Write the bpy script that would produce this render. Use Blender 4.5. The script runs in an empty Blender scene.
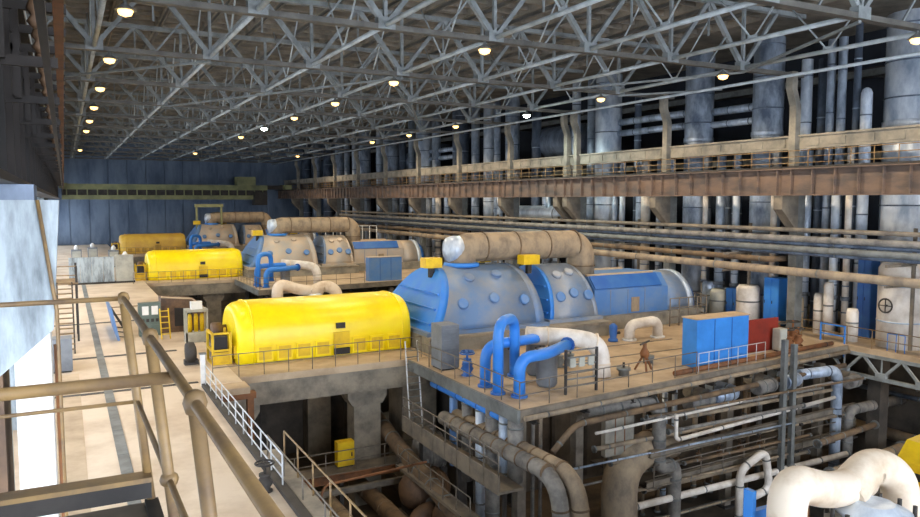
import bpy, math, random
from mathutils import Vector, Matrix
random.seed(7)
S = bpy.context.scene
COL = S.collection
# ------------------------------------------------------------------ camera, world, exposure
cd = bpy.data.cameras.new('camera'); cam = bpy.data.objects.new('camera', cd); COL.objects.link(cam)
cd.sensor_width = 36.0; cd.lens = 743.0 / 920.0 * 36.0; cd.clip_start = 0.05; cd.clip_end = 600
cam.location = (0, 0, 8.6)
cam.rotation_euler = (math.pi / 2 - math.atan(58.5 / 743.0), 0, -math.radians(28))
S.camera = cam
w = bpy.data.worlds.new('overcast_sky'); S.world = w; w.use_nodes = True
bg = w.node_tree.nodes['Background']; bg.inputs[0].default_value = (0.75, 0.86, 1, 1); bg.inputs[1].default_value = 1.0
S.view_settings.view_transform = 'Standard'; S.view_settings.look = 'None'
S.view_settings.exposure = 0.55; S.view_settings.gamma = 1.0; S.view_settings.use_curve_mapping = False
WINDOW_E = 3.4       # luminance of the frosted daylight glazing, left wall
GABLE_E = 8.5        # unseen near gable glazing, set bright as fill from behind the camera
LAMP_W = 1400.0       # high bay lamps

# ------------------------------------------------------------------ materials
def lin(c):
    return tuple(((v / 255) / 12.92 if v / 255 <= .04045 else ((v / 255 + .055) / 1.055) ** 2.4) for v in c)
M = {}
def mat(name, c1, c2=None, rough=.6, metal=0., scale=1.5, bump=0., detail=6., streak=1., lo=.4, hi=.65, emit=None, spec=.5):
    m = bpy.data.materials.new(name); m.use_nodes = True; M[name] = m
    nt = m.node_tree; b = nt.nodes['Principled BSDF']
    b.inputs['Roughness'].default_value = rough; b.inputs['Metallic'].default_value = metal
    b.inputs['Specular IOR Level'].default_value = spec
    b.inputs['Base Color'].default_value = (*lin(c1), 1)
    if emit:
        b.inputs['Emission Color'].default_value = (*lin(c1), 1); b.inputs['Emission Strength'].default_value = emit
    if c2:
        tc = nt.nodes.new('ShaderNodeTexCoord'); mp = nt.nodes.new('ShaderNodeMapping')
        mp.inputs['Scale'].default_value = (scale, scale, scale * streak)
        nz = nt.nodes.new('ShaderNodeTexNoise'); nz.inputs['Detail'].default_value = detail; nz.inputs['Scale'].default_value = 1.0
        nz.inputs['Roughness'].default_value = .65
        cr = nt.nodes.new('ShaderNodeValToRGB')
        cr.color_ramp.elements[0].position = lo; cr.color_ramp.elements[1].position = hi
        cr.color_ramp.elements[0].color = (*lin(c1), 1); cr.color_ramp.elements[1].color = (*lin(c2), 1)
        nt.links.new(tc.outputs['Object'], mp.inputs[0]); nt.links.new(mp.outputs[0], nz.inputs['Vector'])
        nt.links.new(nz.outputs['Fac'], cr.inputs[0]); nt.links.new(cr.outputs[0], b.inputs['Base Color'])
        if bump:
            bp = nt.nodes.new('ShaderNodeBump'); bp.inputs['Strength'].default_value = bump; bp.inputs['Distance'].default_value = .05
            nt.links.new(nz.outputs['Fac'], bp.inputs['Height']); nt.links.new(bp.outputs[0], b.inputs['Normal'])
    return m
mat('yellow', (252, 228, 6), (244, 212, 8), rough=.38, scale=.6)
mat('yellow_dark', (226, 190, 14), (198, 160, 18), rough=.5, scale=1.2)
mat('yellow_old', (214, 178, 70), (196, 154, 66), rough=.5, scale=.6)  # generator yellow, dimmed in the colour for the farthest machine
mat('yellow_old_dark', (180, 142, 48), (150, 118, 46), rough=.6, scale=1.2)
mat('blue', (46, 128, 222), (66, 140, 216), rough=.45, scale=.8)
mat('blue_deep', (38, 92, 168), (56, 108, 172), rough=.5, scale=.8)
mat('blue_panel', (58, 140, 222), (48, 122, 200), rough=.5, scale=.6)
mat('clad_grey', (98, 130, 172), (134, 142, 152), rough=.5, scale=.5, metal=.15)
mat('clad_beige', (150, 156, 164), (110, 138, 174), rough=.5, scale=.5, metal=.15)
mat('grey_paint', (128, 134, 140), (106, 112, 120), rough=.5, scale=1.)
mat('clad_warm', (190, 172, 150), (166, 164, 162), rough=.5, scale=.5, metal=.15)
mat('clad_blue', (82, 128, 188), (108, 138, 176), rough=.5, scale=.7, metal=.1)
mat('insul_old', (164, 146, 120), (118, 106, 92), rough=.75, scale=1.1, bump=.2, streak=.6)
mat('insul_grey', (140, 136, 128), (92, 90, 88), rough=.75, scale=1.3, bump=.3)
mat('insul_brown', (126, 104, 78), (82, 70, 58), rough=.8, scale=1.2, bump=.3)
mat('insul_white', (232, 226, 216), (196, 186, 172), rough=.55, scale=.9, bump=.15)
mat('insul_cream', (226, 212, 192), (186, 160, 126), rough=.65, scale=.7, bump=.25, lo=.45, hi=.72)
mat('silver', (190, 206, 224), (104, 118, 138), rough=.36, metal=.25, scale=.8, streak=.5, bump=.2)
mat('silver_bright', (224, 234, 244), (150, 168, 190), rough=.35, metal=.15, scale=.7, streak=.5, bump=.2)
mat('silver_dull', (112, 126, 144), (62, 72, 88), rough=.45, metal=.25, scale=.9, streak=.5, bump=.2)
mat('deck', (194, 172, 142), (160, 138, 110), rough=.7, scale=.45, detail=8)
mat('floor_conc', (214, 196, 172), (176, 152, 124), rough=.55, scale=.35, detail=9, lo=.42, hi=.72)
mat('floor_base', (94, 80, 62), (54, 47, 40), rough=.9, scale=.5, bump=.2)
mat('concrete', (150, 140, 122), (104, 98, 88), rough=.85, scale=.8, bump=.3, detail=9)
mat('concrete_light', (172, 184, 190), (98, 106, 110), rough=.8, scale=2.6, bump=.3, streak=.22, lo=.42, hi=.68)
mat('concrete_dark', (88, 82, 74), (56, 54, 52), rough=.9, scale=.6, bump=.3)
mat('rust', (132, 84, 46), (92, 62, 40), rough=.7, scale=1.5)
mat('rail_brown', (150, 122, 78), (112, 92, 70), rough=.5, scale=3.)
mat('rail_grey', (120, 112, 100), (88, 82, 74), rough=.6, scale=2.)
mat('rail_light', (206, 210, 212), (170, 172, 170), rough=.5, scale=2.)
mat('steel_grey', (118, 122, 120), (88, 90, 88), rough=.6, scale=1.2)
mat('steel_warm', (132, 122, 106), (94, 88, 80), rough=.65, scale=1.)
mat('steel_dark', (62, 58, 54), (40, 38, 36), rough=.7, scale=1.)
mat('truss', (150, 158, 160), (118, 124, 124), rough=.5, scale=1.)
mat('truss_brown', (108, 106, 100), (80, 80, 76), rough=.6, scale=1.)
mat('tie_tube', (192, 202, 206), (156, 166, 170), rough=.45, scale=1.)
mat('girder', (118, 98, 84), (84, 76, 72), rough=.6, scale=.5, streak=3.)
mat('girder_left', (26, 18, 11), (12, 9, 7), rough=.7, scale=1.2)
mat('beam_beige', (150, 144, 130), (112, 110, 102), rough=.7, scale=.8)
mat('roof_panel', (158, 150, 136), (120, 116, 108), rough=.85, scale=.5)
mat('far_wall_hazy', (118, 134, 154), (88, 104, 126), rough=.8, scale=.4, streak=.3)  # far-end haze is put into the bluish wall colour
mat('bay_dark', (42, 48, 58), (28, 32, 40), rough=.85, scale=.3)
mat('wall_paint', (120, 124, 122), (98, 100, 100), rough=.85, scale=.4)
mat('crane_olive', (140, 142, 98), (112, 116, 84), rough=.6, scale=.6)
mat('red_panel', (138, 42, 24), (112, 36, 24), rough=.6, scale=.8)
mat('black', (34, 32, 32), (24, 22, 22), rough=.6, scale=2.)
mat('cabinet', (178, 178, 166), (150, 150, 142), rough=.55, scale=1.)
mat('panel_green', (96, 112, 104), (78, 94, 88), rough=.5, scale=1.)
mat('white', (236, 236, 232), (216, 216, 212), rough=.5, scale=1.)
mat('motor', (112, 86, 62), (78, 60, 46), rough=.6, scale=1.5)
mat('bulb_warm', (255, 206, 128), emit=2.6)
mat('bulb_white', (236, 255, 236), emit=30.)
mat('daylight_glass', (226, 238, 255), emit=WINDOW_E, rough=.6)
mat('gable_fill_glass', (232, 240, 255), emit=GABLE_E, rough=.6)

# ------------------------------------------------------------------ mesh builder
ORG = {}
def V(*a): return Vector(a)
def rounded(pts, R, k=6):
    P = [Vector(p) for p in pts]; out = [P[0]]
    for i in range(1, len(P) - 1):
        a, b, c = P[i - 1], P[i], P[i + 1]
        t = min(R, .49 * (a - b).length, .49 * (c - b).length) if True else R
        p0 = b + (a - b).normalized() * t; p2 = b + (c - b).normalized() * t
        for j in range(k + 1):
            u = j / k; out.append(p0 * (1 - u) ** 2 + b * (2 * u * (1 - u) * .88 + 0) + p2 * u ** 2 + (p0 + p2) * .5 * (2 * u * (1 - u) * .12))
    out.append(P[-1]); return out
class MB:
    def __init__(s): s.v = []; s.f = []; s.sm = []
    def face(s, idx, sm=False): s.f.append(idx); s.sm.append(sm)
    def hexa(s, p):
        n = len(s.v); s.v += [Vector(q) for q in p]
        for q in ((0, 3, 2, 1), (4, 5, 6, 7), (0, 1, 5, 4), (1, 2, 6, 5), (2, 3, 7, 6), (3, 0, 4, 7)): s.face([n + i for i in q])
        return s
    def box(s, x0, x1, y0, y1, z0, z1):
        return s.hexa([(x0, y0, z0), (x1, y0, z0), (x1, y1, z0), (x0, y1, z0), (x0, y0, z1), (x1, y0, z1), (x1, y1, z1), (x0, y1, z1)])
    def bar(s, a, b, w, h=None):
        h = h or w; a = Vector(a); b = Vector(b); d = (b - a).normalized()
        up = V(0, 0, 1) if abs(d.z) < .95 else V(0, 1, 0)
        r = d.cross(up).normalized() * w / 2; u = r.cross(d).normalized() * h / 2
        return s.hexa([a - r - u, a + r - u, b + r - u, b - r - u, a - r + u, a + r + u, b + r + u, b - r + u])
    def ibeam(s, a, b, w, h, t=.04):
        a = Vector(a); b = Vector(b); u = V(0, 0, 1)
        s.bar(a + u * (h / 2 - t / 2), b + u * (h / 2 - t / 2), w, t); s.bar(a - u * (h / 2 - t / 2), b - u * (h / 2 - t / 2), w, t)
        return s.bar(a, b, t, h - 2 * t)
    def tube(s, path, r, n=10, cap=True):
        P = [Vector(p) for p in path]; rr = r if isinstance(r, (list, tuple)) else [r] * len(P)
        T = [(P[min(i + 1, len(P) - 1)] - P[max(i - 1, 0)]).normalized() for i in range(len(P))]
        ref = V(0, 0, 1) if abs(T[0].z) < .9 else V(1, 0, 0)
        nrm = T[0].cross(ref).normalized(); base = len(s.v)
        for i, p in enumerate(P):
            nrm = (nrm - T[i] * nrm.dot(T[i])).normalized(); bn = T[i].cross(nrm)
            for j in range(n):
                a = 2 * math.pi * j / n; s.v.append(p + (nrm * math.cos(a) + bn * math.sin(a)) * rr[i])
        for i in range(len(P) - 1):
            for j in range(n):
                k = (j + 1) % n; s.face([base + i * n + j, base + i * n + k, base + (i + 1) * n + k, base + (i + 1) * n + j], True)
        if cap:
            s.face([base + j for j in reversed(range(n))]); s.face([base + (len(P) - 1) * n + j for j in range(n)])
        return s
    def lathe(s, c, prof, axis='z', n=20):          # prof: (radius, height) along axis
        c = Vector(c); d = {'x': V(1, 0, 0), 'y': V(0, 1, 0), 'z': V(0, 0, 1)}[axis]
        return s.tube([c + d * h for _, h in prof], [max(r, .002) for r, _ in prof], n)
    def loft(s, secs, cap=True, sm=True):           # closed sections with equal counts
        base = len(s.v); n = len(secs[0])
        for q in secs: s.v += [Vector(p) for p in q]
        for i in range(len(secs) - 1):
            for j in range(n):
                k = (j + 1) % n; s.face([base + i * n + j, base + (i + 1) * n + j, base + (i + 1) * n + k, base + i * n + k], sm)
        if cap:
            s.face([base + j for j in range(n)]); s.face([base + (len(secs) - 1) * n + j for j in reversed(range(n))])
        return s
    def prism(s, poly, y0, y1, ax='y'):
        f = {'y': lambda p, t: (p[0], t, p[1]), 'x': lambda p, t: (t, p[0], p[1]), 'z': lambda p, t: (p[0], p[1], t)}[ax]
        return s.loft([[f(p, y0) for p in poly], [f(p, y1) for p in poly]], sm=False)
    def build(s, name, m, parent=None, label=None, cat=None, group=None, kind=None):
        if parent is not None: o0 = ORG[parent.name]
        else:
            xs = [p.x for p in s.v]; ys = [p.y for p in s.v]
            o0 = V((min(xs) + max(xs)) / 2, (min(ys) + max(ys)) / 2, min(p.z for p in s.v))
        me = bpy.data.meshes.new(name); me.from_pydata([p - o0 for p in s.v], [], s.f)
        me.polygons.foreach_set('use_smooth', s.sm)
        me.materials.append(M[m]); me.update()
        import bmesh
        bm = bmesh.new(); bm.from_mesh(me); bmesh.ops.recalc_face_normals(bm, faces=bm.faces); bm.to_mesh(me); bm.free()
        o = bpy.data.objects.new(name, me); COL.objects.link(o)
        if parent is not None: o.parent = parent
        else: o.location = o0
        ORG[o.name] = o0
        tag(o, label, cat, group, kind); return o
def tag(o, label=None, cat=None, group=None, kind=None):
    for k, v in (('label', label), ('category', cat), ('group', group), ('kind', kind)):
        if v: o[k] = v
    return o
def thing(name, label, cat, loc, group=None):
    o = bpy.data.objects.new(name, None); COL.objects.link(o); o.location = loc; o.empty_display_size = .3
    ORG[o.name] = Vector(loc); return tag(o, label, cat, group)
def copy_tree(o, off, label=None, group=None, swap=None, root=True, par=None):
    c = o.copy(); COL.objects.link(c)
    if root: c.location = o.location + Vector(off)
    else: c.parent = par
    ORG[c.name] = ORG[o.name] + Vector(off)
    if label: c['label'] = label
    if group: c['group'] = group
    if swap and c.type == 'MESH':
        mn = o.material_slots[0].material.name
        if mn in swap:
            c.material_slots[0].link = 'OBJECT'; c.material_slots[0].material = M[swap[mn]]
    for ch in list(o.children):
        if ch.name in SKIP: continue
        copy_tree(ch, off, None, None, swap, False, c)
    return c
SKIP = set()
ORD = ['first', 'second', 'third', 'fourth', 'fifth', 'sixth', 'seventh', 'eighth', 'ninth', 'tenth', 'eleventh', 'twelfth', 'thirteenth', 'fourteenth', 'fifteenth', 'sixteenth', 'seventeenth', 'eighteenth', 'nineteenth', 'twentieth', 'twenty-first', 'twenty-second', 'twenty-third', 'twenty-fourth', 'twenty-fifth']
ORD += ['twenty-' + w for w in ORD[5:9]] + ['thirtieth'] + ['thirty-' + w for w in ORD[:9]] + ['fortieth']
def struct(name, m, mb, parent=None): return mb.build(name, m, parent, kind=None if parent else 'structure')

def pipe(name, label, cat, pts, r, m, R=None, n=12, band=None, flange=0, bm='steel_grey', group=None):
    """a pipe run with its bends; bands every `band` metres and flanges at the ends are parts"""
    path = rounded(pts, R or 3 * r)
    base = min(pts, key=lambda p: p[2]); t = thing(name, label, cat, base, group)
    MB().tube(path, r, n).build('pipe_run', m, t)
    P = [Vector(p) for p in pts]
    if band:
        for a, b in zip(P, P[1:]):
            L = (b - a).length; d = (b - a) / L; k = 0; q = (R or 3 * r)
            x = q if len(P) > 2 else band * .4
            while x < L - .2 * band and k < 14:
                MB().tube([a + d * (x - .04), a + d * (x + .04)], r * 1.045 + .006, n).build('band', bm, t); x += band; k += 1
    if flange:
        for a, b in ((P[0], P[1]), (P[-1], P[-2])):
            d = (b - a).normalized(); MB().tube([a, a + d * .1], r * 1.35 + .02, n).build('flange', bm, t)
    return t
def railing(label, pts, m, h=1.1, gap=1.5, r=.028, rails=(1., .52), group=None, toe=0, lean=V(0, 0, 0), name='guard_railing'):
    P = [Vector(p) for p in pts]; t = thing(name, label, 'railing', P[0], group)
    for q in rails: MB().tube([p + V(0, 0, h * q) + lean * q for p in P], r, 6).build('rail', m, t)
    done = set()
    for a, b in zip(P, P[1:]):
        n = max(1, round((b - a).length / gap))
        for i in range(n + 1):
            p = a.lerp(b, i / n); key = tuple(round(x, 2) for x in p)
            if key in done: continue
            done.add(key); MB().tube([p, p + V(0, 0, h) + lean], r, 6).build('post', m, t)
        if toe: MB().bar(a + V(0, 0, toe / 2), b + V(0, 0, toe / 2), .012, toe).build('toe_board', m, t)
    return t
def valve(name, label, x, y, z, s, m='steel_grey', wheel='steel_dark', group=None):
    t = thing(name, label, 'valve', (x, y, z), group)
    MB().lathe((x, y, z), [(s * .5, 0), (s * .5, .1 * s), (s * .3, .2 * s), (s * .55, .6 * s), (s * .3, 1. * s), (s * .4, 1.05 * s), (s * .4, 1.2 * s)], n=12).build('body', m, t)
    MB().lathe((x, y, z), [(s * .1, 1.2 * s), (s * .1, 2 * s)], n=8).build('stem', m, t)
    wl = [V(x + s * .6 * math.cos(a), y + s * .6 * math.sin(a), z + 1.9 * s) for a in [i * math.pi / 8 for i in range(17)]]
    MB().tube(wl, .07 * s, 6, cap=False).bar((x - s * .6, y, z + 1.9 * s), (x + s * .6, y, z + 1.9 * s), .06 * s).bar((x, y - s * .6, z + 1.9 * s), (x, y + s * .6, z + 1.9 * s), .06 * s).build('hand_wheel', wheel, t)
    return t

# ------------------------------------------------------------------ setting
PITCH = 11.45
TY = [32.4 + PITCH * k for k in range(-4, 12)]          # column and truss lines
YN, YF = -22.0, 160.0
# operating floor along the left wall, cast in bays
fl = struct('floor', 'floor_conc', MB().box(-2.6, 5.6, YN, 35.6, -.35, 0).box(-2.6, 7.2, 35.6, YF, -.35, 0))
for i, x0 in enumerate((1.28, )):
    for k in range(24):
        y0 = 12 + k * 3.0
        MB().box(x0, x0 + .36, y0, y0 + 2.96, 0, .03).build('trench_cover', 'steel_grey', fl)
for y0, y1, x1 in ((36.2, 36.5, 5.3), (44.6, 44.95, 5.4), (57.2, 57.6, 5.2)):
    MB().box(-1.9, x1, y0, y1, 0, .02).build('floor_strip', 'steel_dark', fl)
MB().box(-.7, .35, 17, 41, 0, .012).build('painted_strip', 'deck', fl)
struct('trim_1', 'concrete', MB().box(5.6, 6.1, 6, 24.9, -.6, .12))
struct('trim_3', 'steel_warm', MB().box(22.5, 33.0, 31.5, 31.62, 0, .03).box(22.5, 33.0, 34.0, 34.12, 0, .03))
struct('trim_2', 'steel_dark', MB().box(5.3, 5.58, 12, 35.4, .0, .14))
struct('wall_pit', 'concrete', MB().box(5.2, 5.6, YN, YF, -7.8, -.35))
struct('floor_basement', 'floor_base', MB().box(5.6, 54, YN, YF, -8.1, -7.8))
fr = struct('floor_right', 'deck', MB().box(40.9, 54, -8, YF, -.3, 0))
wl = struct('wall_left', 'wall_paint', MB().box(-3.0, -2.6, YN, YF, 0, 1.2).box(-3.0, -2.6, YN, YF, 7.6, 21))
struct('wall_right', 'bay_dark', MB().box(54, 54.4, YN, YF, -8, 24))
wf = struct('wall_far', 'far_wall_hazy', MB().box(-3, 54, YF, YF + .4, -8, 22))
for i in range(13):
    x0 = -2.4 + i * 3.4
    MB().box(x0, x0 + 3.25, YF - .22, YF, .3, 17.5).build('wall_panel', 'far_wall_hazy', wf)
wn = struct('wall_near', 'wall_paint', MB().box(-3, 54, YN - .4, YN, -8, 2).box(-3, 54, YN - .4, YN, 18.5, 22))
# glazing: left wall below the crane way, and the near gable
def window(name, plane, a0, a1, z0, z1, na, nz, c):
    t = tag(thing(name, None, None, (c, a0, z0) if plane == 'x' else (a0, c, z0)), kind='structure')
    fr_ = MB()
    def B(p0, p1, q0, q1, th): 
        return (c - th, c + th, p0, p1, q0, q1) if plane == 'x' else (p0, p1, c - th, c + th, q0, q1)
    da = (a1 - a0) / na; dz = (z1 - z0) / nz
    for i in range(na + 1): fr_.box(*B(a0 + i * da - .05, a0 + i * da + .05, z0, z1, .08))
    for j in range(nz + 1): fr_.box(*B(a0, a1, z0 + j * dz - .05, z0 + j * dz + .05, .075))
    fr_.build('frame', 'steel_grey', t)
    for i in range(na):
        for j in range(nz):
            MB().box(*B(a0 + i * da + .05, a0 + (i + 1) * da - .05, z0 + j * dz + .05, z0 + (j + 1) * dz - .05, .015)).build('pane', 'daylight_glass' if plane == 'x' else 'gable_fill_glass', t)
wi = 0
for k in range(len(TY) - 1):
    wi += 1; y0 = TY[k] + 1.0
    MB().box(-3.0, -2.6, TY[k] - 1.0, TY[k] + 1.0, 1.2, 7.6).build('wall_pier', 'wall_paint', wl)
    window('window_%d' % wi, 'x', y0, y0 + PITCH - 2, 1.2, 7.6, 3, 2, -2.8)
for k in range(5):
    wi += 1; window('window_%d' % wi, 'y', -2 + k * 9.0, 6.6 + k * 9.0, 2.2, 18.3, 3, 4, YN - .2)
# ceiling: ribbed roof slabs spanning between trusses
ce = struct('ceiling', 'roof_panel', MB().box(-3, 54, YN, YF, 21.2, 21.5))
ps = None
for k in range(2, len(TY) - 1):
    for i in range(15):
        x0 = -2.6 + i * 2.95
        if ps is None:
            mb = MB().box(x0 + .02, x0 + .2, TY[k] + .05, TY[k] + PITCH - .05, 20.55, 21.2).box(x0 + 2.75, x0 + 2.93, TY[k] + .05, TY[k] + PITCH - .05, 20.55, 21.2)
            for j in range(9): mb.box(x0 + .2, x0 + 2.75, TY[k] + .1 + j * 1.4, TY[k] + .24 + j * 1.4, 20.72, 21.2)
            ps = (mb.build('roof_slab', 'roof_panel', ce), x0, TY[k])
        else:
            c = ps[0].copy(); COL.objects.link(c); c.location = (x0 - ps[1], TY[k] - ps[2], 0)

# ------------------------------------------------------------------ roof trusses
ZB, ZT = 16.5, 20.2
NX = [1.7 + 5.82 * i for i in range(7)]
def make_truss(y, lab):
    t = thing('roof_truss', lab, 'truss', (19.5, y, ZB), 'roof trusses across the hall')
    MB().box(-2.5, 42.0, y - .2, y + .2, ZB - .12, ZB + .12).build('bottom_chord', 'truss_brown', t)
    MB().box(-2.5, 42.0, y - .18, y + .18, ZT - .14, ZT + .13).build('top_chord', 'truss', t)
    for i, x in enumerate(NX):
        MB().bar((x, y, ZB), (x, y, ZT), .16, .2).build('vertical', 'truss', t)
        MB().box(x - .42, x + .42, y - .22, y + .22, ZB - .1, ZB + .42).build('gusset_plate', 'truss', t)
        MB().bar((x, y, ZB + .1), (x - 2.91, y, ZT), .24, .26).build('diagonal', 'truss', t)
        MB().bar((x, y, ZB + .1), (x + 2.91, y, ZT), .2, .22).build('diagonal', 'truss', t)
        MB().bar((x - 2.91, y, ZB + 1.7), (x - 2.91, y, ZT), .1).build('vertical', 'truss', t)
        MB().bar((x - 1.4, y, ZB + 1.9), (x - 2.91, y, ZB), .09).build('strut', 'truss', t)
    return t
t0 = None
for n, k in enumerate(range(3, len(TY))):
    lab = ('nearest' if n == 0 else ORD[n]) + ' grey steel roof truss counting away from the camera'
    if t0 is None: t0 = make_truss(TY[k], lab); ty0 = TY[k]
    else: copy_tree(t0, (0, TY[k] - ty0, 0), lab)
# longitudinal tie tubes with V-rods
tt0 = None
for i, x in enumerate(NX):
    lab = ORD[i] + ' pale longitudinal tie tube from the left wall, under the roof trusses'
    if tt0 is None:
        t = tt0 = thing('tie_tube', lab, 'tie tube', (x, 21, ZB), 'longitudinal roof ties')
        for k in range(3, len(TY) - 1):
            y0, y1 = TY[k], TY[k + 1]
            MB().tube([(x, y0 + .25, ZB + .1), (x, y1 - .25, ZB + .1)], .12, 8).build('tube', 'tie_tube', t)
            if k < 10:
                ym = (y0 + y1) / 2
                MB().tube([(x, ym, ZB + .1), (x, y0 + 2.6, ZT)], .05, 5).build('hanger_rod', 'tie_tube', t)
                MB().tube([(x, ym, ZB + .1), (x, y1 - 2.6, ZT)], .05, 5).build('hanger_rod', 'tie_tube', t)
                MB().box(x - .03, x + .03, ym - .3, ym + .3, ZB - .02, ZB + .35).build('node_plate', 'tie_tube', t)
    else: copy_tree(tt0, (x - NX[0], 0, 0), lab)
for i, (x, z) in enumerate(((39.3, ZB - .35), (-1.2, ZB - .1))):
    MB().tube([(x, 9.5, z), (x, YF - 1, z)], .1, 8).build('edge_tube', 'tie_tube', None, ['pale eave tube running above the right column row', 'pale eave tube running above the left wall'][i], 'tie tube')
# purlins and horizontal bracing
for i in range(14):
    x = .35 + 2.95 * i
    MB().ibeam((x, 9.5, ZT + .23), (x, YF - 2, ZT + .23), .16, .2, .03).build('purlin', 'truss_brown', None, ORD[i] + ' roof purlin counting from the left wall', 'purlin', 'roof purlins')
br = [((NX[0] - 3, 55.3), (NX[1], 43.85)), ((NX[5], 20.95), (NX[6], 32.4)), ((NX[6], 32.4), (NX[5], 43.85)), ((NX[2], 55.3), (NX[1], 66.75)), ((NX[6], 43.85), (41, 38)), ((NX[3], 43.85), (NX[2], 55.3)), ((NX[4], 55.3), (NX[5], 66.75))]
for i, (a, b) in enumerate(br):
    MB().bar((*a, ZB - .19), (*b, ZB - .19), .14, .12).build('wind_brace', 'truss', None, ORD[i] + ' slanting wind brace in the plane of the truss bottom chords, from the left front', 'brace', 'roof wind braces')

# lamps
def lamp(x, y, lab, white=False, power=1.):
    z = ZB - .42
    t = thing('high_bay_lamp', lab, 'lamp', (x, y, z), 'high bay lamps under the trusses')
    MB().lathe((x, y, z), [(.07, .3), (.07, .2), (.1, .16), (.42, -.06), (.42, -.08)], n=12).build('shade', 'steel_grey', t)
    MB().lathe((x, y, z), [(.04, .06), (.24, 0), (.3, -.12), (.24, -.26), (.02, -.34)], n=10).build('bulb', 'bulb_white' if white else 'bulb_warm', t)
    ld = bpy.data.lights.new('lamp_light', 'SPOT'); ld.energy = LAMP_W * power; ld.spot_size = math.radians(168); ld.spot_blend = .35; ld.color = (.9, 1, .92) if white else (1, .8, .56)
    ld.shadow_soft_size = .3
    o = bpy.data.objects.new('lamp_light', ld); COL.objects.link(o); o.parent = t; o.location = (0, 0, -.45)
for nm, xx, ys in (('left', 2.4, (1, 2, 3, 4, 5, 6, 9)), ('middle', 18.6, (1, 2, 3, 4, 5, 6, 9)), ('right', 35., (0, 1, 2, 3, 4, 5, 6, 9))):
    for i, k in enumerate(ys):
        y = TY[k + 3]
        wh = (nm == 'right' and i == 3) or (nm == 'middle' and i == 4)
        lamp(xx if nm != 'right' or i != 3 else 36.0, y, ('glaring white' if wh else 'warm orange') + ' lamp, %s from the camera in the %s row under the roof' % (ORD[i], nm), wh, 1.5 if nm == 'right' else 1.)

# ------------------------------------------------------------------ right column row, crane girder, gallery beam
def make_column(y, lab):
    t = thing('crane_column', lab, 'column', (42, y, -7.8), 'right column row')
    MB().box(41.7, 42.4, y - .3, y + .3, -7.8, 9.0).build('lower_shaft', 'steel_grey', t)
    MB().prism([(41.7, 8.87), (40.15, 8.87), (40.15, 8.0), (41.7, 6.5)], y - .33, y + .33).build('corbel', 'steel_warm', t)
    MB().loft([[(x, yy, z) for x, yy in ((xc - .24, y - .24), (xc + .24, y - .24), (xc + .24, y + .24), (xc - .24, y + .24))] for xc, z in ((41.5, 9.), (41.5, 14.6), (41.1, 15.6), (41.1, 16.7))], sm=False).build('upper_shaft', 'beam_beige', t)
    return t
def make_girder(y, lab):
    t = thing('crane_girder', lab, 'girder', (40.4, y, 8.9), 'right crane runway girders')
    y1 = y + PITCH - .04
    MB().box(40.36, 40.42, y, y1, 8.95, 10.5).build('web', 'girder', t)
    MB().box(40.0, 40.8, y, y1, 10.5, 10.56).build('top_flange', 'girder', t)
    MB().box(40.05, 40.75, y, y1, 8.88, 8.95).build('bottom_flange', 'girder', t)
    for i in range(8):
        yy = y + .15 + i * (PITCH - .3) / 7.5
        MB().box(40.12, 40.36, yy - .03, yy + .03, 8.95, 10.5).build('stiffener', 'girder', t)
    MB().box(40.35, 40.45, y, y1, 10.56, 10.7).build('crane_rail', 'steel_dark', t)
    return t
def make_beam(y, lab):
    t = thing('gallery_beam', lab, 'beam', (42, y, 11.85), 'right gallery beams')
    MB().box(41.7, 42.0, y, y + PITCH - .05, 11.85, 12.7).build('beam_web', 'beam_beige', t)
    MB().box(41.55, 42.2, y, y + PITCH - .05, 12.62, 12.74).build('upper_flange', 'beam_beige', t)
    for i in range(6):
        MB().box(41.64, 41.7, y + .8 + i * 1.8, y + 1.9 + i * 1.8, 12.02, 12.5).build('stiffening_panel', 'beam_beige', t)
    return t
c0 = g0 = b0 = None
for n, k in enumerate(range(2, len(TY) - 1)):
    y = TY[k]
    anch = ' along the right wall, counting from the near end'
    l1, l2, l3 = ORD[n] + ' corbelled crane column' + anch, ORD[n] + ' brown crane girder bay' + anch, ORD[n] + ' beige gallery beam' + anch
    if c0 is None: c0, g0, b0, yy0 = make_column(y, l1), make_girder(y, l2), make_beam(y, l3), y
    else: copy_tree(c0, (0, y - yy0, 0), l1); copy_tree(g0, (0, y - yy0, 0), l2); copy_tree(b0, (0, y - yy0, 0), l3)
copy_tree(c0, (0, 55.3 + 1.5 - yy0, 0), 'doubled crane column beside the expansion joint, right column row')
rl = None
for n, k in enumerate(range(3, len(TY) - 1)):
    lab = ORD[n] + ' brown handrail bay on top of the right crane girder, from the near end'
    if rl is None: rl = railing(lab, [(41.0, TY[k], 10.56), (41.0, TY[k] + PITCH, 10.56)], 'rail_brown', 1.15, 1.43, .03, (1, .66, .33), 'crane girder handrails'); ry = TY[k]
    else: copy_tree(rl, (0, TY[k] - ry, 0), lab)
# right bay storeys behind the columns
for z, nm in ((5.6, 'lower'), (12.0, 'upper'), (17.6, 'top')):
    t = thing('bay_platform', nm + ' steel platform in the dark pipe bay behind the right columns', 'platform', (48, 70, z))
    MB().box(48.8, 52.4, 8, YF - 1, z - .12, z).build('plate', 'steel_dark', t)
    for k in range(2, len(TY)):
        MB().ibeam((48.8, TY[k], z - .35), (52.4, TY[k], z - .35), .25, .4).build('cross_beam', 'steel_dark', t)
    MB().ibeam((48.8, 8, z - .35), (48.8, YF - 1, z - .35), .25, .45).build('edge_beam', 'steel_grey', t)
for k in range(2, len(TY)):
    MB().box(52.6, 53.4, TY[k] + 1, TY[k] + 5.2, 0, 17.5).build('bunker_wall', 'bay_dark', None, ORD[k - 2] + ' dark upright panel deep in the pipe bay, from the near end', 'panel', 'dark bay panels')

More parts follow.
